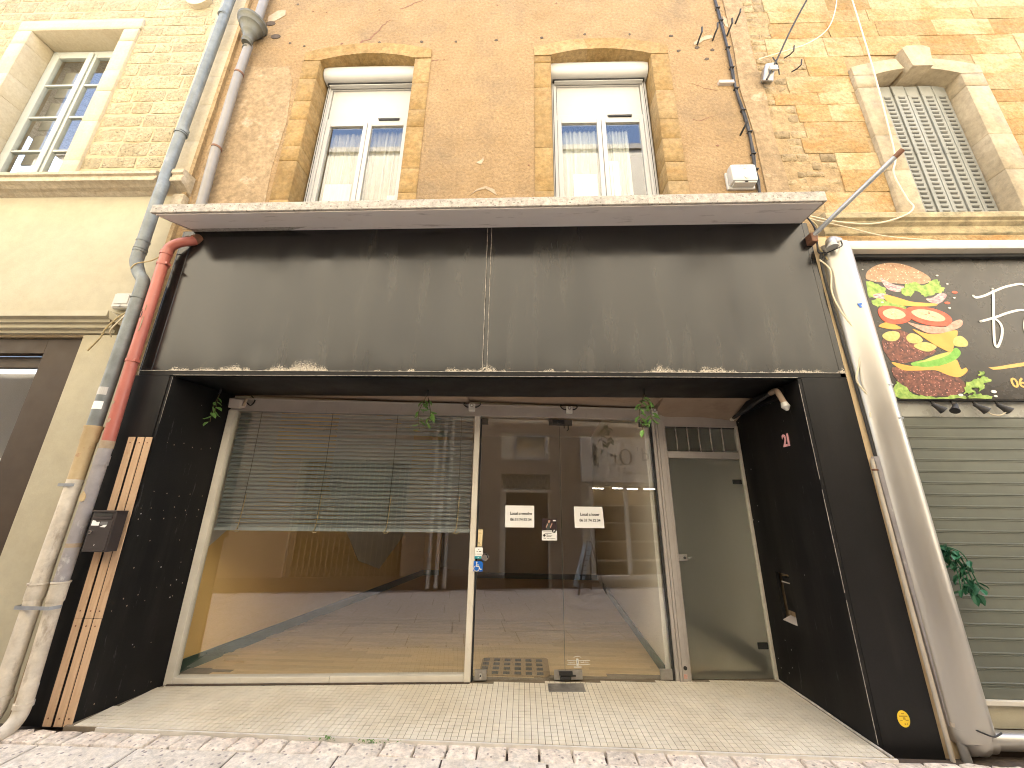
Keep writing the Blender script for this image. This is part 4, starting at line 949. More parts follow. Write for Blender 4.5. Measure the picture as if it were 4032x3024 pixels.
# white etched maker's mark
lx, ly = .53, gy(.53)
def gl_prism(pts, mat, par, nm, o=-.0008, th=.0006):
    bb = bm_(); f = [bb.verts.new((x, gy(x, o-th), z)) for x, z in pts]; q = [bb.verts.new((x, gy(x, o), z)) for x, z in pts]
    bb.faces.new(f); bb.faces.new(q[::-1]); n_ = len(pts)
    for i in range(n_): bb.faces.new((f[i], q[i], q[(i+1) % n_], f[(i+1) % n_]))
    return obj(nm, bb, mat, par)
for a, e, z in ((.424, .505, .161), (.535, .637, .161), (.424, .505, .130), (.535, .637, .130)): gl_prism([(a, z), (e, z), (e, z+.004), (a, z+.004)], print_wh, dr, 'maker_mark')
gl_prism([(.509, .122), (.531, .122), (.531, .178), (.509, .178)], print_wh, dr, 'maker_mark')
gl_prism([(.4855+.07*t/8, .183+.011*(1-((t-4)/4)**2)) for t in range(9)]+[(.4855+.07*t/8, .188+.011*(1-((t-4)/4)**2)) for t in range(8, -1, -1)], print_wh, dr, 'maker_mark')
gl_prism([(.486, .106), (.556, .106), (.556, .114), (.486, .114)], print_wh, dr, 'maker_mark')
obj('maker_mark', text_bm('designed by', .0175, .466, .1475, gy(.466, -.0012), 0, 'CENTER', .85, GA), print_wh, dr); obj('maker_mark', text_bm('Giraffe . Shop', .0175, .585, .1475, gy(.585, -.0012), 0, 'CENTER', .85, GA), print_wh, dr)
obj('maker_mark', text_bm('1', .034, .521, .150, gy(.521, -.0022), .0004, 'CENTER', 1, GA), grey_ink, dr)
b = bm_(); gbox(b, .235, .56, -.22, -.055, .0005, .0035, .001); tag(obj('floor_plate', b, steel), 'dull steel floor plate set in the tiles before the glass doors', 'plate')
# frosted side door
fd = thing('frosted_door', 'frosted glass side door with dark hinges beside the number 21 wall', 'door', (2, 1.05, 0))
gp('leaf_pane', frost, fd, 1.594, 2.396, .004, .014, .006, 2.058)
for z0, z1 in ((1.796, 1.842), (.248, .303)): gp('hinge', dark_gap, fd, 2.285, 2.385, -.006, .022, z0, z1, bev=.003)
gp('door_closer', lintel_m, fd, 2.115, 2.285, .02, .05, 2.0, 2.04, bev=.004)
lp = gp('lock_plate', steel, fd, 1.592, 1.682, -.012, .025, 1.025, 1.088, bev=.004)
b = bm_(); x = 1.652; tube(b, [(x, gy(x, -.022), 1.056), (x, gy(x, -.010), 1.056)], .013, 14); obj('cylinder', b, iron_blk, lp, True)
b = bm_(); gbox(b, 1.70, 1.712, .001, .0035, 1.05, 1.06); gbox(b, 1.725, 1.738, .001, .0035, 1.052, 1.062); obj('white_fleck', b, paper_w, fd)

# ================================================================== VENETIAN BLIND
vb = thing('venetian_blind', 'half-lowered grey venetian blind with one bowed gap behind the display pane', 'blind', (-1.8, .85, 1.27))
ns = 29; zb0, zt0 = 1.305, 2.47
for k in range(ns):
    z = zt0-(zt0-zb0)*(k+.5)/ns; bb = bm_(); prev = None; nseg = 28
    for s in range(nseg+1):
        x = -3.05+(2.50)*s/nseg; u = (x+1.15)/.75
        bow = 0
        if k == 4: bow = -.004*math.exp(-u*u)
        if k == 5: bow = .026*math.exp(-u*u*.9)
        if k == 6: bow = -.010*math.exp(-u*u*.9)
        tz = .06 if k in (5,) and abs(u) < 1.4 else 0
        sag = .002*math.sin(s*.8+k)
        row = [bb.verts.new((x, gy(x, .055+o), z+dz+bow+sag)) for o, dz in ((-.013, -.0215), (-.0165, -.010), (-.011, .004), (.005, .0138))]
        if prev:
            for q in range(3): bb.faces.new((prev[q], row[q], row[q+1], prev[q+1]))
        prev = row
    bmesh.ops.solidify(bb, geom=bb.faces[:], thickness=.0008); obj('slat', bb, blind_m, vb, True)
gp('bottom_rail', blind_m, vb, -3.06, -.535, .040, .066, 1.268, 1.302, bev=.005); gp('head_rail', blind_m, vb, -3.06, -.535, .035, .075, 2.475, 2.51)
for x in (-2.83, -2.08, -1.38, -.68):
    b = bm_(); tube(b, [(x, gy(x, .036), 2.47), (x+.008, gy(x, .034), 1.9), (x, gy(x, .036), 1.28)], .003, 6); obj('ladder_cord', b, iron_blk, vb)
    b = bm_(); tube(b, smooth_path([(x+.02, gy(x, .03), 1.62), (x+.012, gy(x, .028), 1.4), (x, gy(x, .03), 1.30), (x-.02, gy(x, .03), 1.262), (x+.015, gy(x, .03), 1.258), (x+.03, gy(x, .03), 1.272)], 5), .0045, 6); obj('cord_knot', b, rope_m, vb)

# ================================================================== DOWNPIPES
zp = thing('zinc_downpipe', 'grey zinc downpipe, outermost on the left, with a double bend and cream iron foot', 'downpipe', (-3.72, -.08, 0))
def pp(name, mat, par, pts, r, seg=18): return part(name, mat, par, tube, pts, r, seg, smooth=True)
pth = [(-3.935, -.03, 9.2), (-3.95, -.03, 7.0), (-3.96, -.035, 5.6), (-3.945, -.05, 4.9), (-3.89, -.09, 4.80), (-3.88, -.10, 4.5), (-3.872, -.10, 4.02)]
pp('upper_pipe', zinc, zp, pth, .052)
pp('bend', zinc, zp, smooth_path([(-3.872, -.10, 4.03), (-3.874, -.10, 3.90), (-3.862, -.10, 3.80), (-3.80, -.10, 3.68), (-3.735, -.10, 3.60), (-3.722, -.10, 3.50), (-3.722, -.10, 3.40)], 6), .053)
pp('lower_pipe', zinc, zp, [(-3.722, -.10, 3.42), (-3.722, -.10, 2.14)], .052)
for z in (7.66, 5.62): pp('collar', zinc, zp, [(-3.95, -.032, z-.03), (-3.95, -.032, z+.03)], .057); pp('clamp', zinc, zp, [(-3.957, -.033, z-.055), (-3.957, -.033, z-.04)], .062)
for z in (4.05, 3.96, 3.93, 3.40): pp('collar', zinc, zp, [(-3.872 if z > 3.5 else -3.722, -.10, z-.006), (-3.872 if z > 3.5 else -3.722, -.10, z+.006)], .057)
pp('iron_socket', cast_ochre, zp, [(-3.722, -.10, 2.15), (-3.722, -.10, 2.13), (-3.722, -.10, 2.12), (-3.724, -.10, 2.02), (-3.724, -.10, 2.01), (-3.724, -.10, 1.70)], [.064, .064, .059, .059, .054, .053])
pp('iron_pipe', cast_cream, zp, [(-3.724, -.10, 1.70), (-3.732, -.10, 1.0), (-3.728, -.10, .30)], .053)
pp('iron_socket', cast_cream, zp, [(-3.732, -.10, .925), (-3.732, -.10, .915), (-3.732, -.10, .91), (-3.732, -.10, .82), (-3.732, -.10, .81)], [.065, .065, .058, .058, .054])
pp('iron_shoe', cast_cream, zp, smooth_path([(-3.728, -.10, .32), (-3.728, -.10, .16), (-3.728, -.115, .08), (-3.73, -.16, .02), (-3.735, -.235, -.005)], 5), .055)
b = bm_(); tube(b, [(-3.735, -.236, -.006), (-3.7355, -.239, -.007)], .045, 18); obj('shoe_mouth', b, iron_blk, zp)
pp('iron_collar', cast_cream, zp, [(-3.728, -.10, .17), (-3.728, -.10, .20)], .062)
for p, mt in (((-3.7215, 2.46), white_pl), ((-3.7215, 2.33), paper_w)):
    b = bm_(); n_ = 8; rr = .0535
    top = [(p[0]+rr*math.sin(-.95+1.9*k/n_), -.10-rr*math.cos(-.95+1.9*k/n_)) for k in range(n_+1)]
    for a, e in zip(top, top[1:]):
        hexa(b, ((a[0], a[1], p[1]-.035), (e[0], e[1], p[1]-.035), (e[0], e[1]+.002, p[1]-.035), (a[0], a[1]+.002, p[1]-.035)), ((a[0], a[1], p[1]+.035), (e[0], e[1], p[1]+.035), (e[0], e[1]+.002, p[1]+.035), (a[0], a[1]+.002, p[1]+.035)))
    obj('paper_label', b, mt, zp)
for z in (1.655, .765):
    b = bm_(); gw = [(-3.80, -.06), (-3.79, -.162), (-3.655, -.162)] if z > 1 else [(-3.80, -.06), (-3.79, -.162), (-3.52, -.162), (-3.50, -.1)]
    for a, e in zip(gw, gw[1:]): hexa(b, ((a[0], a[1], z-.012), (e[0], e[1], z-.012), (e[0], e[1]+.004, z-.012), (a[0], a[1]+.004, z-.012)), ((a[0], a[1], z+.012), (e[0], e[1], z+.012), (e[0], e[1]+.004, z+.012), (a[0], a[1]+.004, z+.012)))
    obj('strap', b, strap_m, zp)
rp = thing('red_downpipe', 'salmon red downpipe turning grey then cream lower down beside the black pillar', 'downpipe', (-3.57, -.08, 0))
pp('elbow', red_paint, rp, smooth_path([(-3.40, .02, 4.16), (-3.44, -.04, 4.10), (-3.53, -.075, 4.05), (-3.595, -.085, 3.98), (-3.605, -.085, 3.88)], 6), .044)
pp('red_pipe', red_paint, rp, [(-3.605, -.085, 3.90), (-3.59, -.085, 2.8), (-3.57, -.085, 2.02)], .046)
pp('collar', red_paint, rp, [(-3.604, -.085, 3.90), (-3.604, -.085, 3.935)], .052); pp('collar', rust, rp, [(-3.40, .015, 4.17), (-3.425, -.025, 4.125)], .052)
for z in (3.79, 2.76):
    pp('clamp', red_paint, rp, [(-3.602+(3.79-z)*.012, -.085, z-.012), (-3.602+(3.79-z)*.012, -.085, z+.012)], .052)
    b = bm_(); box(b, -3.555, -3.53, -.12, -.07, z-.012, z+.012, .003); obj('clamp_ear', b, red_paint, rp)
pp('grey_pipe', cast_grey, rp, [(-3.57, -.085, 2.02), (-3.574, -.085, 1.9), (-3.578, -.085, .93)], .046)
pp('collar', plaster_white, rp, [(-3.57, -.085, 1.96), (-3.571, -.085, 2.025)], .0475); pp('collar', cast_grey, rp, [(-3.573, -.085, 1.82), (-3.573, -.085, 1.90)], .05); pp('collar', plaster_white, rp, [(-3.577, -.085, 1.18), (-3.577, -.085, 1.21)], .0472)
for (mx, mz, ww, hh, mt) in ((-3.600, 3.22, .004, .03, iron_blk), (-3.612, 3.26, .003, .012, iron_blk), (-3.607, 3.19, .004, .008, iron_blk), (-3.575, 3.12, .004, .075, plaster_white), (-3.582, 3.29, .003, .03, plaster_white), (-3.575, 2.20, .012, .022, plaster_white), (-3.588, 2.36, .010, .014, plaster_white)):
    part('paint_scrape', mt, rp, prism, [(mx-ww, mz-hh), (mx+ww*.6, mz-hh*.8), (mx+ww, mz+hh*.5), (mx, mz+hh), (mx-ww*.8, mz+hh*.4)], -.1325, -.127)
b = bm_(); q = [(-3.58+.028*rng.uniform(.7, 1.2)*math.cos(t*.6), 1.56+.045*rng.uniform(.7, 1.2)*math.sin(t*.6)) for t in range(10)]; prism(b, q, -.134, -.128); obj('rust_scab', b, cast_ochre, rp)
pp('iron_socket', cast_cream, rp, [(-3.578, -.085, .935), (-3.578, -.085, .925), (-3.578, -.085, .92), (-3.577, -.085, .80), (-3.577, -.085, .79)], [.058, .058, .052, .052, .047])
pp('cream_pipe', cast_cream, rp, [(-3.577, -.085, .80), (-3.558, -.085, .22)], .046)
pp('iron_shoe', cast_cream, rp, smooth_path([(-3.558, -.085, .26), (-3.557, -.085, .13), (-3.555, -.10, .06), (-3.553, -.15, .01), (-3.55, -.225, -.01)], 5), .047)
b = bm_(); tube(b, [(-3.55, -.226, -.0105), (-3.55, -.229, -.0115)], .038, 18); obj('shoe_mouth', b, iron_blk, rp)
pp('iron_collar', cast_cream, rp, [(-3.558, -.085, .125), (-3.558, -.085, .155)], .054)
gpz = thing('grey_downpipe', 'slim grey plastic downpipe under a dark zinc hopper beside the stucco wall', 'downpipe', (-3.54, 0, 4.36))
pp('upper_pipe', pvc_grey, gpz, [(-3.52, .02, 9.0), (-3.535, .02, 7.5)], .05); pp('lower_pipe', pvc_grey, gpz, [(-3.545, .02, 7.15), (-3.56, .02, 6.5), (-3.545, .02, 5.4), (-3.505, .02, 4.36)], .047)
b = bm_(); lathe(b, [(.055, 7.10), (.058, 7.14), (.062, 7.145), (.060, 7.17), (.056, 7.18), (.060, 7.22), (.075, 7.26), (.085, 7.27), (.088, 7.29), (.10, 7.33), (.12, 7.37), (.135, 7.38), (.14, 7.40), (.145, 7.43), (.165, 7.45), (.168, 7.48), (.15, 7.482)], -3.54, -.02, 24); obj('hopper', b, hopper_m, gpz, True)
for z in (7.06, 6.62, 5.42): pp('clamp', rust if z < 7 else hopper_m, gpz, [(-3.555+(6.5-min(z, 6.5))*.012, .02, z-.012), (-3.555+(6.5-min(z, 6.5))*.012, .02, z+.012)], .052)

# ================================================================== SLATS, MAILBOX, SMALL FITTINGS AT THE LEFT
names = ('outermost pale wooden slat on the left pillar, beside the pipes', 'middle pale wooden slat of three on the left pillar', 'inner pale wooden slat on the left pillar, nearest the recess')
for k, x in enumerate((-3.483, -3.400, -3.328)):
    t = thing('wooden_slat', names[k], 'slat', (x, -.01, 0), 'wooden slats on the left pillar')
    for z0, z1 in ((.667, 2.075), (-.022, .664)):
        b = bm_(); dx = .028 if z0 < 0 else .0; xt, xb = x, x+.028*(1 if z0 < 0 else .67); xm = x+.019
        a0, a1 = (xb, xm) if z0 < 0 else (xm, xt)
        hexa(b, ((a0, -.009, z0), (a0+.062, -.009, z0), (a0+.062, -.001, z0), (a0, -.001, z0)), ((a1, -.009, z1), (a1+.060, -.009, z1), (a1+.060, -.001, z1), (a1, -.001, z1)))
        bmesh.ops.bevel(b, geom=b.edges[:], offset=.0015, segments=1, affect='EDGES'); sl_ = obj('board', b, wood_slat, t)
        for z in (z0+.05, z1-.05):
            b = bm_(); disc(b, (a0 if z < (z0+z1)/2 else a1)+.03, z, .006, -.0102, -.0088, 10); obj('screw', b, rust, sl_)
mb = thing('mailbox', 'dark brown metal mailbox fixed over the wooden slats', 'mailbox', (-3.36, -.07, 1.15))
part('body', mail_br, mb, box, -3.462, -3.268, -.115, -.024, 1.15, 1.455, .004); part('lid_lip', mail_br, mb, box, -3.466, -3.264, -.125, -.026, 1.448, 1.460, .003)
part('slot', iron_blk, mb, box, -3.447, -3.300, -.1172, -.1145, 1.414, 1.440); part('slot_flap', mail_br, mb, box, -3.455, -3.292, -.122, -.115, 1.396, 1.412, .002)
part('door_panel', mail_br, mb, box, -3.455, -3.280, -.1185, -.1145, 1.165, 1.390, .002)
part('name_sticker', paper_w, mb, prism, [(-3.448, 1.345), (-3.386, 1.345), (-3.384, 1.374), (-3.41, 1.372), (-3.422, 1.382), (-3.446, 1.386)], -.1195, -.1184)
part('name_sticker', grey_ink, mb, box, -3.376, -3.318, -.1195, -.1184, 1.352, 1.376); part('name_sticker', paper_w, mb, prism, [(-3.374, 1.335), (-3.33, 1.333), (-3.318, 1.352), (-3.345, 1.351)], -.1196, -.1184)
b = bm_(); tube(b, [(-3.462+.03, -.118, 1.297), (-3.432, -.128, 1.297)], .015, 16); lkk = obj('lock', b, chrome, mb, True); b = bm_(); box(b, -3.450, -3.43, -.1295, -.128, 1.293, 1.301); obj('keyhole', b, iron_blk, lkk)
part('white_mark', paper_w, mb, box, -3.375, -3.372, -.1192, -.1184, 1.195, 1.208); part('bottom_lip', mail_br, mb, box, -3.455, -3.285, -.124, -.115, 1.160, 1.166, .002)
jb = thing('junction_box', 'small white junction box on the cream wall beside the zinc pipe', 'junction box', (-4.03, .05, 3.36))
b = bm_(); hexa(b, ((-4.125, .08, 3.362), (-3.92, .08, 3.362), (-3.92, .02, 3.37), (-4.125, .02, 3.37)), ((-4.125, .08, 3.54), (-3.92, .08, 3.54), (-3.92, .02, 3.535), (-4.125, .02, 3.535))); bmesh.ops.bevel(b, geom=b.edges[:], offset=.012, segments=2, affect='EDGES'); obj('lid', b, white_pl, jb, True)
part('raised_panel', white_pl, jb, box, -4.095, -3.955, .014, .021, 3.41, 3.515, .006); b = bm_(); disc(b, -4.03, 3.39, .012, .012, .02, 14); obj('screw', b, strap_m, jb)
b = bm_(); tube(b, smooth_path([(-3.92, .03, 3.34), (-3.95, -.02, 3.24), (-4.02, -.03, 3.12), (-4.06, -.02, 3.02), (-4.16, .0, 2.90)], 6), .007, 6); obj('cable_end', b, rope_m, jb, True)
b = bm_(); tube(b, smooth_path([(-3.93, .04, 3.36), (-3.90, -.03, 3.22), (-3.97, -.03, 3.10), (-4.0, .02, 3.05)], 6), .006, 6); obj('cable_end', b, wire_w, jb, True)
b = bm_(); tube(b, smooth_path([(-3.62, -.12, 3.86), (-3.70, -.13, 3.80), (-3.80, -.15, 3.76), (-3.84, -.155, 3.70)], 6), .006, 6); tag(obj('tie_string', b, rope_m, None, True), 'pale string tied between the red and zinc downpipes', 'string')
b = bm_(); tube(b, smooth_path([(-3.52, .0, 4.20), (-3.57, -.04, 4.13), (-3.50, -.06, 4.09), (-3.56, -.05, 4.02), (-3.66, .02, 3.95), (-3.72, .03, 3.84)], 6), .005, 6); tag(obj('loose_wire', b, rust, None, True), 'tangled brown wire behind the red pipe elbow', 'wire')

# ================================================================== LIGHT FITTINGS OF THE RECESS
lab = ('small white floodlight on the transom above the left mullion', 'small white floodlight on the transom above the meeting of the glass doors', 'small white floodlight partly behind ivy at the top of the door post')
fl_first = None
for k, x in enumerate((-.558, .510, 1.462)):
    t = thing('floodlight', lab[k], 'floodlight', (x, gy(x, -.06), 2.55), 'small floodlights on the transom')
    gp('case', M('lamp_white', (.82, .80, .74), None, 3, .4, 0) if k == 0 else MATS['lamp_white'], t, x-.034, x+.034, -.10, -.05, 2.515, 2.595, bev=.006)
    b = bm_(); tube(b, [(x, gy(x, -.112), 2.572), (x, gy(x, -.100), 2.572)], .020, 14); ln = obj('lamp_lens', b, steel, t, True); b = bm_(); tube(b, [(x, gy(x, -.114), 2.572), (x, gy(x, -.112), 2.572)], .011, 12); obj('bulb', b, paper_w, ln, True)
    if k < 2:
        b = bm_(); tube(b, smooth_path([(x-.085, gy(x, -.03), 2.625), (x-.090, gy(x, -.07), 2.59), (x-.06, gy(x, -.08), 2.562), (x-.03, gy(x, -.075), 2.56), (x, gy(x, -.07), 2.56), (x+.03, gy(x, -.075), 2.56), (x+.06, gy(x, -.08), 2.562), (x+.090, gy(x, -.07), 2.59), (x+.085, gy(x, -.03), 2.615)], 5), .007, 8); obj('bracket', b, iron_blk, t, True)
t = thing('floodlight', 'old tilted cream floodlight in the top left corner of the display window', 'floodlight', (-3.0, .6, 2.55))
b = bm_(); hexa(b, ((-3.09, .53, 2.475), (-2.975, .54, 2.465), (-2.955, .62, 2.50), (-3.07, .61, 2.51)), ((-3.075, .50, 2.575), (-2.955, .51, 2.56), (-2.94, .60, 2.585), (-3.06, .59, 2.60))); bmesh.ops.bevel(b, geom=b.edges[:], offset=.008, segments=1, affect='EDGES'); obj('case', b, lintel_m, t)
b = bm_(); tube(b, [(-2.945, .56, 2.50), (-2.93, .56, 2.58)], .012, 8); obj('clip', b, plaster_white, t); b = bm_(); tube(b, smooth_path([(-2.95, .6, 2.55), (-2.90, .6, 2.52), (-2.88, .62, 2.58), (-2.93, .62, 2.63)], 5), .006, 6); obj('lead', b, iron_blk, t)
nl = thing('tube_lamp', 'dusty old neon tube lamp along the top of the right jamb', 'lamp', (2.38, .6, 2.5))
pp('tube', iron_blk, nl, [(2.36, 1.0, 2.508), (2.345, .6, 2.55), (2.34, .24, 2.59)], .018, 12); pp('end_cap', alu_light, nl, [(2.362, 1.04, 2.503), (2.36, .99, 2.509)], .023, 12)
part('housing', blk_soffit, nl, box, 2.37, 2.425, .2, 1.05, 2.53, 2.63, .004); pp('elbow', MATS['soffit_board'], nl, smooth_path([(2.34, .26, 2.588), (2.335, .17, 2.585), (2.335, .13, 2.52), (2.35, .12, 2.46)], 5), .024, 12)
b = bm_(); tube(b, [(2.35, .12, 2.46), (2.355, .115, 2.42), (2.36, .11, 2.385)], [.026, .036, .012], 12); obj('bulb', b, white_pl, nl, True)

# ================================================================== IVY
lfb = bm_(); lv = [(0, 0, 0), (.35, .10, .26), (.75, .05, .20), (1.0, -.12, 0), (.75, .05, -.20), (.35, .10, -.26), (.4, -.02, 0), (.75, -.05, 0)]
vv = [lfb.verts.new(p) for p in lv]
for f in ((0, 1, 6), (1, 2, 7, 6), (2, 3, 7), (0, 6, 5), (5, 6, 7, 4), (4, 7, 3)): lfb.faces.new([vv[i] for i in f])
leafme = bpy.data.meshes.new('leaf'); lfb.to_mesh(leafme); lfb.free(); leafme.materials.append(leaf_m)
leafme2 = leafme.copy(); leafme2.materials.clear(); leafme2.materials.append(leaf_dk)
def leafat(par, p, size, me, yawr, pitch, roll):
    o = bpy.data.objects.new('leaf', me); COL.objects.link(o); o.location = p; o.rotation_euler = (roll, pitch, yawr); o.scale = (size,)*3; setpar(o, par)
for (x, y, ln, lab_, drift, th) in ((-.967, .42, .40, 'middle ivy sprig hanging from the soffit in front of the display window', .05, 22), (1.18, .34, .40, 'right ivy sprig hanging from the soffit beside the door post', .05, 24), (-3.10, .40, .34, 'left ivy sprig hanging in the dark corner of the recess', .012, 11)):
    t = thing('ivy_sprig', lab_, 'ivy', (x, y, 2.65), 'ivy sprigs hanging in the recess')
    b = bm_(); tube(b, [(x, y, 2.65), (x, y, 2.60), (x-.004, y-.005, 2.59)], .009, 8); obj('hook', b, iron_blk, t)
    for br, (ex, n_) in enumerate(((drift, th//2), (-drift*1.4, th//2))):
        pts = smooth_path([(x, y, 2.60), (x+ex*.4, y-.01, 2.53), (x+ex*1.0, y-.02, 2.60-ln*.5), (x+ex*.7*(1 if br else .9), y-.02, 2.60-ln*(.9 if br else .72))], 6)
        b = bm_(); tube(b, pts, .003, 6); obj('stem', b, stem_m, t)
        for k in range(n_):
            f = .28+.72*k/(n_-1); p = pts[min(len(pts)-1, int(f*(len(pts)-1)))]
            leafat(t, p+Vector((rng.uniform(-.006, .006), rng.uniform(-.02, .01), 0)), rng.uniform(.06, .095), leafme, rng.choice((0, math.pi))+rng.uniform(-.9, .9), R(rng.uniform(15, 70)), rng.uniform(1.0, 2.1)*rng.choice((1, 1, -1)))

# ================================================================== NOTICES AND STICKERS ON THE GLASS
def notice(label, x0, x1, z0, z1, l1, l2, tilt=0):
    t = thing('paper_notice', label, 'notice', ((x0+x1)/2, gy((x0+x1)/2, -.003), z0))
    b = bm_(); f = [(x0, z0), (x1+tilt, z0), (x1, z1), (x0-tilt*.3, z1)]
    v0 = [b.verts.new((x, gy(x, -.0035), z)) for x, z in f]; v1 = [b.verts.new((x, gy(x, -.0025), z)) for x, z in f]; b.faces.new(v0); b.faces.new(v1[::-1])
    for i in range(4): b.faces.new((v0[i], v1[i], v1[(i+1) % 4], v0[(i+1) % 4]))
    obj('sheet', b, paper_w, t); xc_ = (x0+x1)/2+.012
    obj('lettering', text_bm(l1, .040, xc_, z0+(z1-z0)*.63, gy(xc_, -.0045), .0011, 'CENTER', .97, GA), ink, t); obj('lettering', text_bm(l2, .038, xc_, z0+(z1-z0)*.35, gy(xc_, -.0045), .0010, 'CENTER', .95, GA), ink, t)
notice('white paper reading Local a vendre on the left glass door', -.178, .120, 1.328, 1.541, 'Local a vendre', '06 31 74 32 34'); notice('white paper reading Local a louer on the right glass door', .538, .834, 1.330, 1.539, 'Local a louer', '06 31 74 32 34', .012)
fy = thing('flyer', 'small flyer with a dark photo of a bald man, on the left glass door', 'flyer', (.275, gy(.275), 1.21))
def flat(nm, mat, par, pts, o): return gl_prism(pts, mat, par, nm, o)
flat('sheet', paper_w, fy, [(.198, 1.207), (.352, 1.207), (.351, 1.306), (.198, 1.306)], -.002); flat('photo', print_dk, fy, [(.200, 1.300), (.350, 1.300), (.349, 1.415), (.200, 1.416)], -.003)
flat('printed_figure', print_gr, fy, [(.245, 1.304), (.278, 1.304), (.288, 1.36), (.282, 1.375), (.268, 1.38), (.25, 1.375), (.242, 1.36)], -.004)
flat('printed_figure', skin_pr, fy, [(.262, 1.378), (.274, 1.374), (.284, 1.385), (.286, 1.396), (.280, 1.402), (.268, 1.402), (.262, 1.394)], -.0045); flat('printed_figure', skin_pr, fy, [(.238, 1.332), (.245, 1.327), (.262, 1.36), (.264, 1.37), (.256, 1.368), (.246, 1.352)], -.0045); flat('printed_figure', skin_pr, fy, [(.280, 1.34), (.286, 1.322), (.292, 1.33), (.302, 1.36), (.308, 1.362), (.303, 1.374), (.296, 1.366), (.286, 1.345)], -.0045)
flat('print_block', paper_w, fy, [(.312, 1.392), (.345, 1.392), (.345, 1.403), (.312, 1.403)], -.0045); flat('print_block', paper_w, fy, [(.212, 1.292), (.300, 1.294), (.300, 1.303), (.212, 1.301)], -.0045); flat('print_block', grey_ink, fy, [(.212, 1.2885), (.300, 1.290), (.300, 1.2925), (.212, 1.291)], -.0045)
flat('print_block', ink, fy, [(.321+.019*math.cos(t*.4), 1.296+.019*math.sin(t*.4)) for t in range(16)], -.005); flat('print_block', paper_w, fy, [(.314, 1.284), (.325, 1.284), (.322, 1.295), (.331, 1.302), (.326, 1.310), (.317, 1.306), (.318, 1.295)], -.0055)
flat('print_block', ink, fy, [(.223+.0125*math.cos(t*.4), 1.2545+.0125*math.sin(t*.4)) for t in range(16)], -.003)
for (a, e, z, h) in ((.226, .296, 1.272, .005), (.244, .262, 1.262, .003), (.245, .303, 1.2495, .004), (.244, .294, 1.2425, .004), (.215, .240, 1.225, .005), (.250, .275, 1.225, .004), (.283, .335, 1.224, .003)): flat('print_block', grey_ink, fy, [(a, z), (e, z), (e, z+h), (a, z+h)], -.003)
t = thing('sticker', 'tall cream sticker at the top of the stack beside the left mullion', 'sticker', (-.44, gy(-.44), 1.13)); flat('label', cream_st, t, [(-.450, 1.145), (-.405, 1.145), (-.402, 1.305), (-.448, 1.305)], -.002); flat('label', MATS['cream_sticker'], t, [(-.447, 1.21), (-.408, 1.21), (-.407, 1.28), (-.446, 1.28)], -.0027); flat('print_block', ochre_ink, t, [(-.444, 1.268), (-.414, 1.268), (-.414, 1.272), (-.444, 1.272)], -.0035); flat('print_block', grey_ink, t, [(-.442, 1.172), (-.430, 1.172), (-.432, 1.182), (-.440, 1.186)], -.003); flat('print_block', ochre_ink, t, [(-.44, 1.165), (-.418, 1.165), (-.418, 1.168), (-.44, 1.168)], -.003)
t = thing('sticker', 'white card sticker with a teal band, under the tall cream sticker', 'sticker', (-.43, gy(-.43), 1.04)); flat('label', paper_w, t, [(-.470, 1.061), (-.392, 1.061), (-.392, 1.135), (-.397, 1.140), (-.469, 1.140)], -.0445); flat('label', teal_st, t, [(-.470, 1.038), (-.393, 1.038), (-.392, 1.0605), (-.470, 1.0605)], -.0445)
for (a, e, z, h) in ((-.436, -.427, 1.118, .008), (-.452, -.442, 1.099, .007), (-.43, -.407, 1.099, .008), (-.462, -.455, 1.076, .006), (-.448, -.400, 1.077, .004), (-.440, -.426, 1.047, .005)): flat('print_block', grey_ink if z > 1.05 else paper_w, t, [(a, z), (e, z), (e, z+h), (a, z+h)], -.0455)
t = thing('sticker', 'blue wheelchair access sticker beside the left mullion, lowest of the stack', 'sticker', (-.43, gy(-.43), .92)); flat('label', blue_st, t, [(-.478, .925), (-.388, .923), (-.386, .995), (-.404, 1.016), (-.476, 1.016)], -.0445)
def strokes(pts, w, mat, par, o, nm='print_block'):
    bb = bm_(); 
    for (x0, z0), (x1, z1) in zip(pts, pts[1:]):
        d = Vector((x1-x0, z1-z0)); d.normalize(); nx, nz = -d.y*w, d.x*w; ex, ez = d.x*w*.6, d.y*w*.6
        q = [(x0+nx-ex, z0+nz-ez), (x0-nx-ex, z0-nz-ez), (x1-nx+ex, z1-nz+ez), (x1+nx+ex, z1+nz+ez)]
        f = [bb.verts.new((x, gy(x, o), z)) for x, z in q]; bb.faces.new(f)
    return obj(nm, bb, mat, par)
flat('print_block', print_wh, t, [(-.447+.0075*math.cos(a*.5), 1.004+.0075*math.sin(a*.5)) for a in range(12)], -.0455)
strokes([(-.447, .996), (-.447, .968), (-.424, .968), (-.410, .940), (-.400, .944)], .0042, print_wh, t, -.0465); strokes([(-.447, .981), (-.426, .981)], .0035, print_wh, t, -.0466)
strokes([(-.452+.026*math.cos(R(a))*1.0+.005, .950+.0245*math.sin(R(a))) for a in range(118, 385, 16)], .0038, print_wh, t, -.0467)
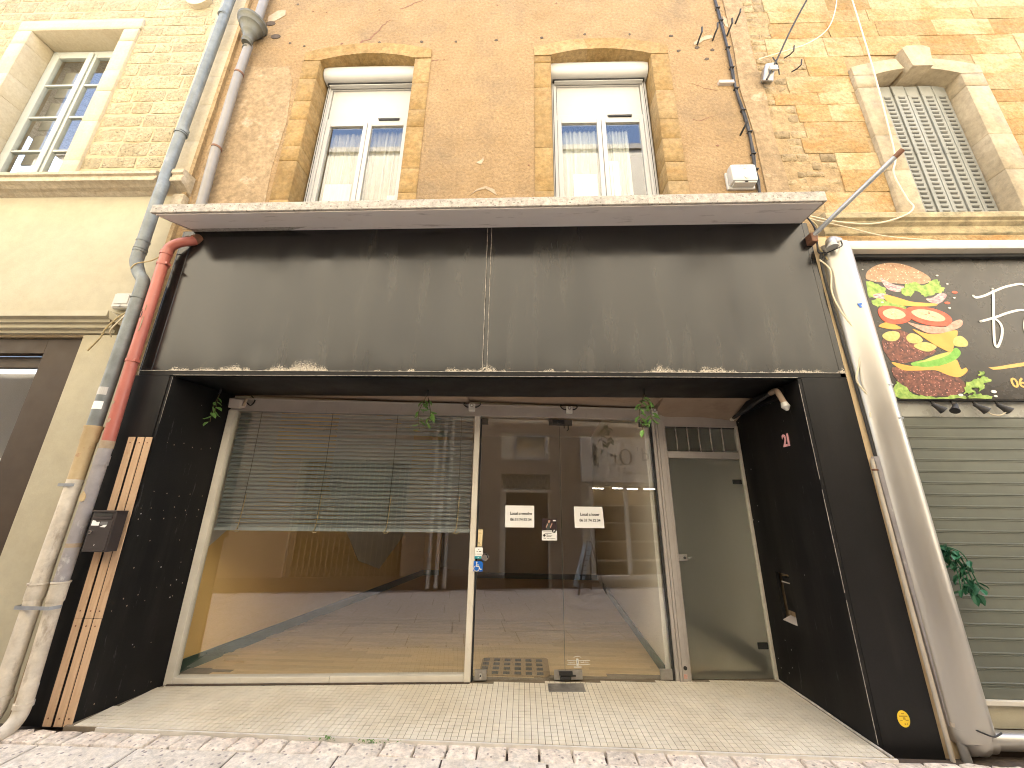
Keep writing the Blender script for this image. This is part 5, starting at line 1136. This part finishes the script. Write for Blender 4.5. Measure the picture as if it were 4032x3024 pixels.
# number 21 and the round sticker
b = text_bm('21', .155, 0, 0, 0, .004, 'CENTER', .82, 0, False, .003); bmesh.ops.scale(b, verts=b.verts[:], vec=(.78, 1, 1.0)); bmesh.ops.rotate(b, verts=b.verts[:], cent=(0, 0, 0), matrix=Matrix.Rotation(R(-90), 3, 'Z')); bmesh.ops.translate(b, verts=b.verts[:], vec=(2.4255, .300, 2.143)); tag(obj('house_number', b, pink_num), 'faded pink house number 21 on the right black jamb', 'house number')
t = thing('round_sticker', 'round yellow sticker low on the right black pillar', 'sticker', (2.64, 0, .18))
sx_, sz_, sr = 2.640, .172, .044
b = bm_(); disc(b, sx_, sz_, sr, -.0012, .0015, 28, .92, 1.1); obj('disc', b, yellow_st, t)
for (a, e, z, h) in ((-.010, .010, .028, .006), (-.028, .028, .012, .007), (-.026, -.010, -.012, .004), (.010, .030, -.010, .006), (-.004, .012, -.004, .014), (-.002, .008, -.034, .009), (.014, .019, -.034, .011)): part('print_block', ochre_ink, t, box, sx_+a, sx_+e, -.0018, -.0011, sz_+z, sz_+z+h)
# doormat inside
dm = thing('doormat', 'rounded brown doormat with rows of black studs inside the left door', 'doormat', (-.07, 1.2, 0))
b = bm_(); q = []
for (cx_, cy_, a0) in ((.22, 1.40, 0), (-.36, 1.37, 90), (-.36, 1.04, 180), (.22, 1.04, 270)):
    for k in range(5): a = R(a0+k*22.5); q.append((cx_+.05*math.cos(a), cy_+.05*math.sin(a)))
lo_ = [b.verts.new((x, y, -.001)) for x, y in q]; hi_ = [b.verts.new((x, y, .010)) for x, y in q]; b.faces.new(lo_[::-1]); b.faces.new(hi_)
for i in range(len(q)): b.faces.new((lo_[i], lo_[(i+1) % len(q)], hi_[(i+1) % len(q)], hi_[i]))
obj('base', b, jute, dm)
for i in range(6):
    for j in range(4): part('stud', black_rub, dm, box, -.395+i*.108, -.395+i*.108+.062, 1.01+j*.107, 1.01+j*.107+.052, .009, .016, .003)
# weeds in the joint
wd = bm_()
for cx_, n_ in ((-1.33, 14), (-1.03, 22), (-.86, 6)):
    for k in range(n_):
        x, y = cx_+rng.gauss(0, .035), -.062-.0125*(cx_+3)+rng.uniform(-.012, .004); a = rng.uniform(0, 6.28); l = rng.uniform(.012, .03); z = -.02+rng.uniform(0, .02)
        p = [(x, y, z), (x+l*.5*math.cos(a)-.006*math.sin(a), y+l*.5*math.sin(a)*.6, z+l*.6), (x+l*math.cos(a), y+l*math.sin(a)*.6, z+l*.5), (x+l*.5*math.cos(a)+.006*math.sin(a), y+l*.5*math.sin(a)*.6, z+l*.35)]
        wd.faces.new([wd.verts.new(v) for v in p])
o = obj('weeds', wd, leaf_m); o['kind'] = 'stuff'; tag(o, 'tiny green weeds growing in the joint before the tiled step', 'weeds')

# ================================================================== WIRES AND FITTINGS ON THE UPPER WALLS
ub = thing('utility_box', 'white plastic utility box on the stucco just above the right end of the canopy', 'utility box', (2.33, .05, 4.83))
b = bm_(); box(b, 2.20, 2.47, -.02, .075, 4.84, 5.06, .03); obj('cover', b, white_pl, ub, True); part('back_plate', white_pl, ub, box, 2.188, 2.48, .07, .10, 4.815, 5.035, .01)
part('cover_lip', white_pl, ub, box, 2.225, 2.455, -.004, .07, 4.825, 4.842, .006); part('latch', white_pl, ub, lambda bm: disc(bm, 2.345, 4.885, .022, -.026, -.018, 14)); part('latch_hole', iron_blk, ub, box, 2.33, 2.36, -.012, .0, 4.828, 4.84)
part('raised_mark', lintel_m, ub, prism, [(2.325, 4.99), (2.36, 4.99), (2.343, 5.008)], -.0225, -.0195); part('raised_mark', lintel_m, ub, box, 2.25, 2.44, -.0212, -.0198, 5.019, 5.0205)
for x in (2.30, 2.33, 2.36): part('raised_mark', lintel_m, ub, box, x, x+.014, -.0215, -.0195, 5.026, 5.04)

wc = thing('wall_cable', 'black cable clipped down the stucco beside the rough render strip', 'cable', (2.5, .08, 4.8))
cp = smooth_path([(2.47, .078, 9.0), (2.487, .078, 7.95), (2.512, .078, 7.03), (2.503, .078, 6.34), (2.545, .078, 5.64), (2.525, .078, 5.2), (2.515, .076, 4.9), (2.49, .05, 4.62)], 8); pp('cable', iron_blk, wc, cp, .011, 8); pp('cable', iron_blk, wc, [p+Vector((.018+.006*math.sin(i*.7), .004, 0)) for i, p in enumerate(cp)], .009, 8)
for z in (7.74, 7.5, 7.0, 6.65, 6.3, 5.95, 5.62, 5.3, 5.08):
    x = min(cp, key=lambda p: abs(p.z-z)).x; b = bm_(); box(b, x-.014, x+.034, .058, .10, z-.006, z+.006, .002); obj('clip', b, iron_blk, wc)
hook(2.46, 5.60, wc, 'clip', .05)
ow = thing('overhead_wire', 'dark wire running from an aluminium clamp up across the sandstone wall', 'wire', (2.87, .05, 6.4))
pp('wire', iron_blk, ow, smooth_path([(2.81, -.02, 6.30), (2.95, -.06, 6.56), (3.25, -.20, 7.15), (3.9, -.5, 8.25)], 8), .010, 8)
b = bm_(); hexa(b, ((2.80, .02, 6.34), (2.90, .0, 6.30), (2.93, .09, 6.36), (2.82, .10, 6.40)), ((2.84, -.03, 6.56), (2.94, -.05, 6.55), (2.97, .08, 6.60), (2.87, .09, 6.61))); bmesh.ops.bevel(b, geom=b.edges[:], offset=.012, segments=1, affect='EDGES'); obj('clamp', b, steel, ow)
b = bm_(); box(b, 2.86, 2.95, -.055, -.03, 6.42, 6.49, .006); obj('clamp_bolt', b, white_pl, ow); pp('tail', iron_blk, ow, smooth_path([(2.92, -.05, 6.62), (2.96, -.04, 6.5), (2.97, -.02, 6.38)], 5), .007, 6)
for x, z in ((3.25, 6.86), (3.29, 6.62)): 
    b = bm_(); tube(b, [(x-.05, .11, z-.01), (x-.015, .07, z-.02), (x+.01, .03, z-.015), (x+.025, .02, z+.06)], .008, 8); obj('iron_hook', b, iron_blk, ow, True)
ww = thing('white_wire', 'loose pale wire drooping down past the louvred shutter to the ledge', 'wire', (4.0, .0, 4.3))
pp('strand', wire_w, ww, smooth_path([(4.22, .04, 8.6), (4.20, .05, 7.79), (4.14, .05, 6.60), (4.07, .05, 5.68), (4.02, .05, 5.2), (3.93, .04, 4.96), (3.95, .02, 4.62), (3.935, -.02, 4.47), (3.80, -.03, 4.36), (3.50, -.03, 4.27), (3.15, -.03, 4.29), (2.88, .02, 4.42)], 8), .008, 8)
pp('strand', wire_w, ww, smooth_path([(3.98, .04, 8.0), (3.98, .03, 7.75), (3.80, .05, 7.3), (3.5, .05, 7.02), (3.15, .06, 6.88), (2.86, .07, 6.78)], 8), .006, 8)
pp('strand', wire_w, ww, smooth_path([(2.88, .0, 4.36), (3.2, -.03, 4.23), (3.6, .0, 4.14), (4.2, .03, 4.10)], 8), .006, 8)
lw2 = thing('loose_cables', 'tangle of old cables down the gap between black shopfront and takeaway front', 'cable', (2.93, 0, 3.0))
pp('cable', iron_blk, lw2, smooth_path([(2.99, .0, 3.98), (2.90, -.02, 3.92), (2.885, -.01, 3.7), (2.90, .0, 3.2), (2.915, .0, 2.6), (2.925, .0, 1.95)], 8), .012, 8); pp('cable', iron_blk, lw2, smooth_path([(2.87, .0, 4.4), (2.90, -.03, 4.2), (2.88, -.02, 3.95), (2.93, -.04, 3.92), (2.88, -.02, 3.8), (2.89, -.01, 3.5)], 8), .008, 8)
pp('cable', wire_w, lw2, smooth_path([(2.87, -.02, 3.86), (2.92, -.05, 3.72), (2.89, -.04, 3.5), (2.91, -.05, 3.3), (2.99, -.06, 3.05), (2.96, -.05, 2.8), (2.90, -.04, 2.62), (2.97, -.04, 2.45), (2.94, -.03, 2.3)], 8), .007, 8); pp('cable', rope_m, lw2, smooth_path([(2.85, .02, 4.42), (2.93, -.02, 4.25), (2.89, -.02, 4.05), (2.94, -.03, 3.85)], 8), .007, 8)
fp = thing('flag_pole', 'grey metal pole with a rusty tip jutting up from the canopy end', 'pole', (2.84, -.05, 4.10))
P0, P1 = Vector((2.83, -.06, 4.10)), Vector((3.30, -.62, 4.55)); pp('shaft', MATS['steel_strap'], fp, [P0, P0.lerp(P1, .93)], .021, 10); pp('rusty_tip', rust, fp, [P0.lerp(P1, .92), P1], .0225, 10); b = bm_(); box(b, 2.80, 2.86, -.08, .0, 4.03, 4.13, .008); obj('socket', b, rust, fp)

# ================================================================== TAKEAWAY FRONT (right)
tk = thing('takeaway_front', 'takeaway shopfront framed by a fat aluminium tube under a burger sign', 'shopfront', (4.5, .05, 0))
pp('frame_tube', tube_alu, tk, [(3.068, .045, .14), (3.068, .045, 4.02)], .148, 28)
pp('corner_bend', tube_alu, tk, smooth_path([(3.068, .045, .145), (3.072, .045, .10), (3.10, .045, .068), (3.16, .045, .052), (3.26, .045, .047)], 6), [.148]*7+[.13]*5+[.10]*5+[.075]*5+[.056]*3, 28)
pp('bottom_rail', tube_alu, tk, [(3.25, .045, .047), (9, .045, .047)], .056, 24); 
b = bm_(); box(b, 3.0, 9, -.08, .06, 3.935, 4.035, .02); obj('top_rail', b, alu_light, tk, True); part('seal', dark_gap, tk, box, 3.2, 9, .0, .05, 3.90, 3.934)
pp('cap_pipe', steel, tk, smooth_path([(3.05, -.06, 4.03), (2.97, -.09, 4.02), (2.93, -.12, 3.96), (2.925, -.12, 3.93)], 5), .045, 14); pp('cap_end', white_pl, tk, [(2.925, -.125, 3.93), (2.925, -.127, 3.915)], .050, 14); pp('lead', iron_blk, tk, smooth_path([(3.03, -.12, 4.0), (3.02, -.13, 3.94), (2.96, -.14, 3.90), (2.90, -.05, 3.90)], 5), .006, 6)
part('blue_tape', blue_st, tk, prism, [(3.03, 3.335), (3.075, 3.340), (3.06, 3.31), (3.07, 3.295), (3.045, 3.293)], -.1045, -.1025)
for z, x in ((2.56, 3.10), (2.27, 3.105)): part('dent_mark', strap_m, tk, box, x, x+.04, -.1015, -.0985, z, z+.012, .001)
sg = part('sign_panel', sign_dark, tk, box, 3.18, 9, .045, .07, 2.48, 3.92)
Q = dict(
bun=[(3.324, 3.709), (3.357, 3.77), (3.445, 3.832), (3.558, 3.863), (3.662, 3.86), (3.759, 3.831), (3.847, 3.776), (3.909, 3.722), (3.925, 3.668), (3.856, 3.631), (3.725, 3.624), (3.637, 3.631), (3.549, 3.639), (3.474, 3.647), (3.398, 3.655), (3.333, 3.678)],
onion=[(3.462, 3.701), (3.504, 3.662), (3.582, 3.616), (3.655, 3.601), (3.614, 3.549), (3.537, 3.549), (3.479, 3.594)],
lettuce=[(3.319, 3.648), (3.392, 3.632), (3.46, 3.594), (3.471, 3.542), (3.421, 3.497), (3.353, 3.482), (3.293, 3.497)],
onion2=[(3.82, 3.467), (3.888, 3.481), (3.965, 3.526), (4.023, 3.511), (3.98, 3.452), (3.918, 3.415), (3.857, 3.423)],
onion3=[(3.342, 3.512), (3.429, 3.527), (3.487, 3.504), (3.451, 3.467), (3.363, 3.47)],
lettuce3=[(3.318, 3.445), (3.4, 3.467), (3.471, 3.445), (3.539, 3.416), (3.619, 3.386), (3.573, 3.357), (3.478, 3.379), (3.406, 3.394), (3.349, 3.372)],
cheese0=[(3.45, 3.512), (3.557, 3.482), (3.672, 3.438), (3.794, 3.423), (3.899, 3.415), (3.886, 3.393), (3.757, 3.385), (3.609, 3.394), (3.49, 3.423), (3.443, 3.46)],
lettuce2=[(3.633, 3.571), (3.702, 3.631), (3.771, 3.646), (3.826, 3.616), (3.912, 3.646), (3.97, 3.668), (4.008, 3.645), (3.992, 3.615), (4.021, 3.585), (3.995, 3.54), (3.926, 3.526), (3.839, 3.489), (3.786, 3.526), (3.74, 3.541), (3.689, 3.496), (3.627, 3.504)],
patty=[(3.307, 2.757), (3.397, 2.777), (3.474, 2.751), (3.592, 2.745), (3.707, 2.733), (3.792, 2.701), (3.867, 2.675), (3.903, 2.605), (3.874, 2.554), (3.78, 2.516), (3.635, 2.5), (3.499, 2.514), (3.396, 2.564), (3.318, 2.666)],
cheese3=[(3.331, 2.823), (3.461, 2.791), (3.601, 2.778), (3.736, 2.788), (3.858, 2.832), (3.904, 2.845), (3.912, 2.76), (3.958, 2.773), (3.955, 2.734), (3.869, 2.682), (3.78, 2.701), (3.687, 2.746), (3.543, 2.743), (3.412, 2.745), (3.351, 2.784)],
patty1=[(3.295, 3.026), (3.411, 3.137), (3.521, 3.13), (3.631, 3.04), (3.728, 2.959), (3.742, 2.925), (3.627, 2.864), (3.521, 2.831), (3.432, 2.817), (3.329, 2.837), (3.299, 2.903)],
cucumber=[(3.491, 2.811), (3.571, 2.837), (3.724, 2.865), (3.857, 2.905), (3.916, 2.959), (3.951, 2.952), (3.956, 2.905), (3.886, 2.845), (3.775, 2.799), (3.649, 2.778), (3.519, 2.784)],
flesh=[(3.54, 2.815), (3.623, 2.846), (3.736, 2.892), (3.87, 2.925), (3.845, 2.895), (3.724, 2.85)],
bacon=[(3.584, 3.221), (3.676, 3.193), (3.795, 3.179), (3.905, 3.172), (3.982, 3.221), (4.052, 3.247), (4.077, 3.229), (4.049, 3.179), (3.955, 3.137), (3.848, 3.109), (3.737, 3.109), (3.663, 3.151), (3.601, 3.193)],
cheese1=[(3.305, 3.179), (3.385, 3.221), (3.454, 3.2), (3.504, 3.158), (3.415, 3.148)],
cheese2=[(3.601, 3.151), (3.7, 3.109), (3.821, 3.102), (3.998, 3.137), (3.934, 3.013), (3.881, 2.925), (3.811, 2.952), (3.704, 3.04)],
pickle1=[(3.31, 3.081), (3.37, 3.123), (3.457, 3.123), (3.47, 3.081), (3.42, 3.033), (3.346, 3.033)], pickle2=[(3.522, 3.067), (3.577, 3.109), (3.643, 3.081), (3.659, 3.033), (3.596, 3.006), (3.533, 3.019)],
pickle3=[(3.566, 2.985), (3.661, 3.02), (3.741, 2.999), (3.761, 2.965), (3.681, 2.925), (3.602, 2.945)], pickle4=[(3.941, 3.054), (4.011, 3.082), (4.054, 3.027), (4.032, 2.979), (3.964, 2.975), (3.921, 2.993)],
tomato=[(3.34, 3.336), (3.377, 3.379), (3.456, 3.391), (3.552, 3.372), (3.617, 3.336), (3.63, 3.271), (3.572, 3.221), (3.479, 3.2), (3.395, 3.214), (3.346, 3.264)], core=[(3.38, 3.325), (3.43, 3.355), (3.50, 3.362), (3.56, 3.335), (3.58, 3.29), (3.53, 3.258), (3.45, 3.25), (3.39, 3.28)],
tomato2=[(3.586, 3.336), (3.641, 3.376), (3.73, 3.379), (3.851, 3.362), (3.949, 3.314), (3.987, 3.257), (3.965, 3.207), (3.894, 3.179), (3.785, 3.186), (3.672, 3.221), (3.601, 3.278)], core2=[(3.64, 3.325), (3.70, 3.352), (3.78, 3.35), (3.874, 3.318), (3.928, 3.265), (3.90, 3.232), (3.80, 3.232), (3.69, 3.268)],
lettuce4=[(3.307, 2.628), (3.38, 2.59), (3.412, 2.539), (3.497, 2.508), (3.657, 2.497), (3.825, 2.51), (3.864, 2.487), (3.745, 2.482), (3.301, 2.482)], lettuce5=[(3.862, 2.535), (3.907, 2.618), (3.979, 2.657), (4.027, 2.644), (4.05, 2.625), (4.053, 2.581), (4.001, 2.549), (3.993, 2.593), (3.941, 2.58), (3.964, 2.542), (3.903, 2.536)],
lettuce6=[(3.864, 2.485), (3.92, 2.517), (3.993, 2.524), (4.058, 2.511), (4.076, 2.484)], lettuce7=[(4.026, 2.657), (4.072, 2.689), (4.134, 2.664), (4.113, 2.638), (4.031, 2.638)], lettuce8=[(4.045, 2.715), (4.089, 2.737), (4.093, 2.715), (4.058, 2.698)])
MT = dict(bun=bun_m, onion=onion_m, lettuce=lett_m, cheese=cheese_m, patty=patty_m, cucumber=cuc_m, flesh=cuc_in, bacon=bacon_m, pickle=pickle_m, tomato=tom_m, core=tom_pale)
for i, (k, pts) in enumerate(Q.items()):
    nm = k.rstrip('0123456789'); n_ = len(pts); jag = {'lettuce': .012, 'patty': .006}.get(nm, 0); dn = []
    for j in range(n_):     # round the outline
        p0, p1, p2, p3 = [Vector(pts[(j+d) % n_]) for d in (-1, 0, 1, 2)]
        for s in range(4):
            t_ = s/4; q = .5*((2*p1)+(p2-p0)*t_+(2*p0-5*p1+4*p2-p3)*t_*t_+(3*p1-p0-3*p2+p3)*t_**3); dn.append((q.x+rng.uniform(-jag, jag), max(2.481, q.y+rng.uniform(-jag, jag))))
    b = bm_(); yf = .0447-.00014*(i+1); prism(b, dn, yf, .0452); obj('printed_'+nm, b, MT[nm], sg)
for nm, (cx_, cz_, rr) in (('printed_seed', (3.48, 3.30, 0)),): pass
for k in range(9):      # pale ribs of the tomato cores, onion lines
    a = R(k*40); c = (3.48, 3.305) if k % 2 else (3.79, 3.292); s = .05 if k % 2 else .075
    b = bm_(); d = (math.cos(a)*s, math.sin(a)*s*.62); w = .006; prism(b, [(c[0]+d[0]*.25-d[1]*.1, c[1]+d[1]*.25), (c[0]+d[0], c[1]+d[1]), (c[0]+d[0]*.25+d[1]*.1+w, c[1]+d[1]*.25+w*.5)], .0400, .0405); obj('printed_rib', b, tom_m if k % 3 else print_wh, sg)
for x, z, r in ((3.996, 3.718, .009), (4.062, 3.624, .009), (4.079, 3.474, .009), (4.001, 3.367, .01), (4.118, 2.549, .018), (4.121, 2.508, .012), (3.402, 3.428, .01), (3.313, 3.789, .006), (3.827, 2.516, .016), (3.50, 3.62, .008)):
    b = bm_(); disc(b, x, z, r, .0398, .0452, 10, 1.3, .8); obj('printed_seed', b, print_wh, sg)
for x, z in ((4.105, 3.536), (4.002, 3.422)): b = bm_(); disc(b, x, z, .022, .0432, .0452, 12, 1.2, .6); obj('printed_drop', b, tom_m, sg)
def script(pts, w, y=.0425):
    P_ = smooth_path([(p[0], y, p[1]) for p in pts], 6); b = bm_(); n_ = len(P_)
    L_, R__ = [], []
    for i, p in enumerate(P_):
        d = (P_[min(i+1, n_-1)]-P_[max(i-1, 0)]).normalized(); nx = Vector((-d.z, 0, d.x))*w; L_.append(p+nx); R__.append(p-nx)
    for i in range(n_-1):
        f = [b.verts.new(v) for v in (L_[i], L_[i+1], R__[i+1], R__[i])]; b.faces.new(f)
    bmesh.ops.remove_doubles(b, verts=b.verts[:], dist=.0003); bmesh.ops.solidify(b, geom=b.faces[:], thickness=.001)
    for p in (P_[0], P_[-1]): disc(b, p.x, p.z, w, y-.001, y, 12)
    obj('script_letter', b, print_wh, sg)
script([(4.261, 3.496), (4.284, 3.478), (4.37, 3.5), (4.461, 3.541), (4.57, 3.586), (4.672, 3.613), (4.749, 3.622), (4.769, 3.604)], .011)
script([(4.464, 3.568), (4.428, 3.446), (4.367, 3.27), (4.311, 3.099), (4.286, 3.007), (4.289, 2.975), (4.312, 2.987), (4.366, 3.066), (4.399, 3.142), (4.407, 3.193), (4.392, 3.236), (4.364, 3.262)], .011, .0415)
script([(4.235, 3.227), (4.314, 3.249), (4.408, 3.279), (4.503, 3.314), (4.603, 3.34), (4.654, 3.344), (4.685, 3.336)], .011, .0405); script([(4.72, 3.31), (4.66, 3.27), (4.615, 3.19), (4.60, 3.12), (4.62, 3.06)], .011)
b = bm_(); prism(b, [(4.154, 2.775), (4.233, 2.783), (4.349, 2.804), (4.7, 2.86), (4.7, 2.82), (4.459, 2.788), (4.352, 2.772), (4.246, 2.757), (4.187, 2.754)], .0432, .0452); obj('printed_stroke', b, print_yl, sg)
b = text_bm('06', .125, 0, 0, 0, .003, 'LEFT', 1.0, 0); bmesh.ops.translate(b, verts=b.verts[:], vec=(4.295, .0435, 2.628)); obj('lettering', b, print_yl, sg)
part('lamp_panel', lampbox_m, tk, box, 3.18, 9, .10, .12, 2.335, 2.478)
part('lamp_ledge', iron_blk, tk, box, 3.18, 9, .05, .12, 2.472, 2.4795)
part('base_panel', cream, tk, box, 3.2, 9, .10, .14, .09, .235); part('shutter_rail', alu_light, tk, box, 3.2, 9, .075, .12, .232, .262, .004); part('plinth', brown_fr, tk, box, 3.0, 9, .06, .2, -.14, -.012)
pth = ((3.595, 3.635), (3.765, 3.725), (3.95, 3.995), (4.142, 4.185))
lab = ('leftmost small spotlight under the burger sign', 'second spotlight from the left under the burger sign, aimed left', 'third spotlight from the left under the burger sign', 'rightmost visible spotlight under the burger sign')
for k, (x0, x1) in enumerate(pth):
    t = thing('spotlight', lab[k], 'spotlight', (x0, .06, 2.47), 'spotlights under the takeaway sign')
    part('arm', iron_blk, t, tube, [(x0, .075, 2.476), (x0, .065, 2.43)], .010, 8); b = bm_(); d = x1-x0
    tube(b, [(x0-d*.35, .06, 2.437), (x0+d*.2, .05, 2.412), (x1, .035, 2.372)], [.014, .020, .034], 14); obj('can', b, iron_blk, t, True); b = bm_(); tube(b, [(x1, .0345, 2.3715), (x1+d*.03, .034, 2.370)], .029, 14); obj('lens', b, white_pl if k != 1 else iron_blk, t)
    if k == 2: part('lead', wire_w, t, tube, smooth_path([(x1, .04, 2.37), (x1+.05, .05, 2.345), (x1+.12, .05, 2.342), (x1+.17, .04, 2.37)], 6), .005, 6)
rs = thing('roller_shutter', 'closed grey-green roller shutter filling the takeaway front', 'roller shutter', (5, .11, .26))
slb = bm_(); xprism(slb, [(.012, -.047), (.0, -.047), (-.004, -.043), (-.004, -.036), (.0, -.033), (-.0005, .0), (.0, .037), (-.0045, .040), (-.0045, .0455), (.0, .047), (.012, .047)], 3.2, 9)
sme = bpy.data.meshes.new('slat'); fix(slb); slb.to_mesh(sme); slb.free(); sme.materials.append(roller_m)
z = 2.335-.0475
while z > .28:
    o = bpy.data.objects.new('slat', sme); COL.objects.link(o); o.location = (0, .105, z); setpar(o, rs); z -= .0945
part('bottom_bar', roller_m, rs, box, 3.2, 9, .098, .12, .263, .33, .004)
hp = thing('hanging_plant', 'green artificial foliage hanging beside the tube frame before the roller shutter', 'plant', (3.32, .02, 1.3))
for k in range(5):
    pts = smooth_path([(3.22, .06, 1.30), (3.27+.02*k, .03-.012*k, 1.25), (3.30+.028*k, .0, 1.13-.01*k), (3.28+.036*k, -.01, .93+.03*abs(k-2))], 6); pp('stem', leaf_dk, hp, pts, .004, 6)
    for j in range(11):
        p = pts[min(len(pts)-1, 3+int(j*1.45))]; leafat(hp, p+Vector((rng.uniform(-.02, .02), rng.uniform(-.02, .02), rng.uniform(-.02, .02))), rng.uniform(.06, .10), leafme2, rng.choice((0, math.pi))+rng.uniform(-1, 1), R(rng.uniform(10, 70)), rng.uniform(.8, 2.2))
ct = thing('conduit', 'thin beige conduit pipe up the edge of the right black pillar', 'conduit', (2.882, -.01, 0)); pp('pipe', conduit_m, ct, [(2.888, -.012, -.10), (2.878, -.012, 1.0), (2.876, -.012, 1.95)], .014, 10)
for z in (1.86,): b = bm_(); box(b, 2.862, 2.895, -.028, .002, z-.008, z+.008, .002); obj('clip', b, rust, ct)
cc = thing('cable_cover', 'worn grey metal cable cover between conduit and takeaway tube', 'cable cover', (2.95, 0, 0))
b = bm_(); q = [(2.902, .02), (2.905, -.005), (2.925, -.018), (2.945, -.02), (2.962, -.012), (2.968, .02)]
lo_ = [b.verts.new((x+.022, y, .14)) for x, y in q]; hi_ = [b.verts.new((x, y, 1.97)) for x, y in q]; b.faces.new(lo_[::-1]); b.faces.new(hi_)
for i in range(len(q)): b.faces.new((lo_[i], lo_[(i+1) % len(q)], hi_[(i+1) % len(q)], hi_[i]))
obj('channel', b, cast_grey, cc, True); pp('foot_pipe', pvc_grey, cc, [(2.965, -.01, .15), (2.985, -.012, -.12)], .028, 14); pp('foot_collar', conduit_m, cc, [(2.962, -.01, .17), (2.964, -.01, .145)], .031, 14)
pp('cable', iron_blk, cc, smooth_path([(2.985, -.03, .17), (2.978, -.03, .4), (2.975, -.03, .9), (2.968, -.03, 1.6)], 6), .008, 8); pp('cable', iron_blk, cc, smooth_path([(2.985, -.05, .172), (3.05, -.115, .15), (3.12, -.10, .13), (3.24, -.03, .12)], 6), .005, 6)

for o in COL.objects:
    for k in ('label', 'category', 'group'):
        if k in o and not o[k]: del o[k]
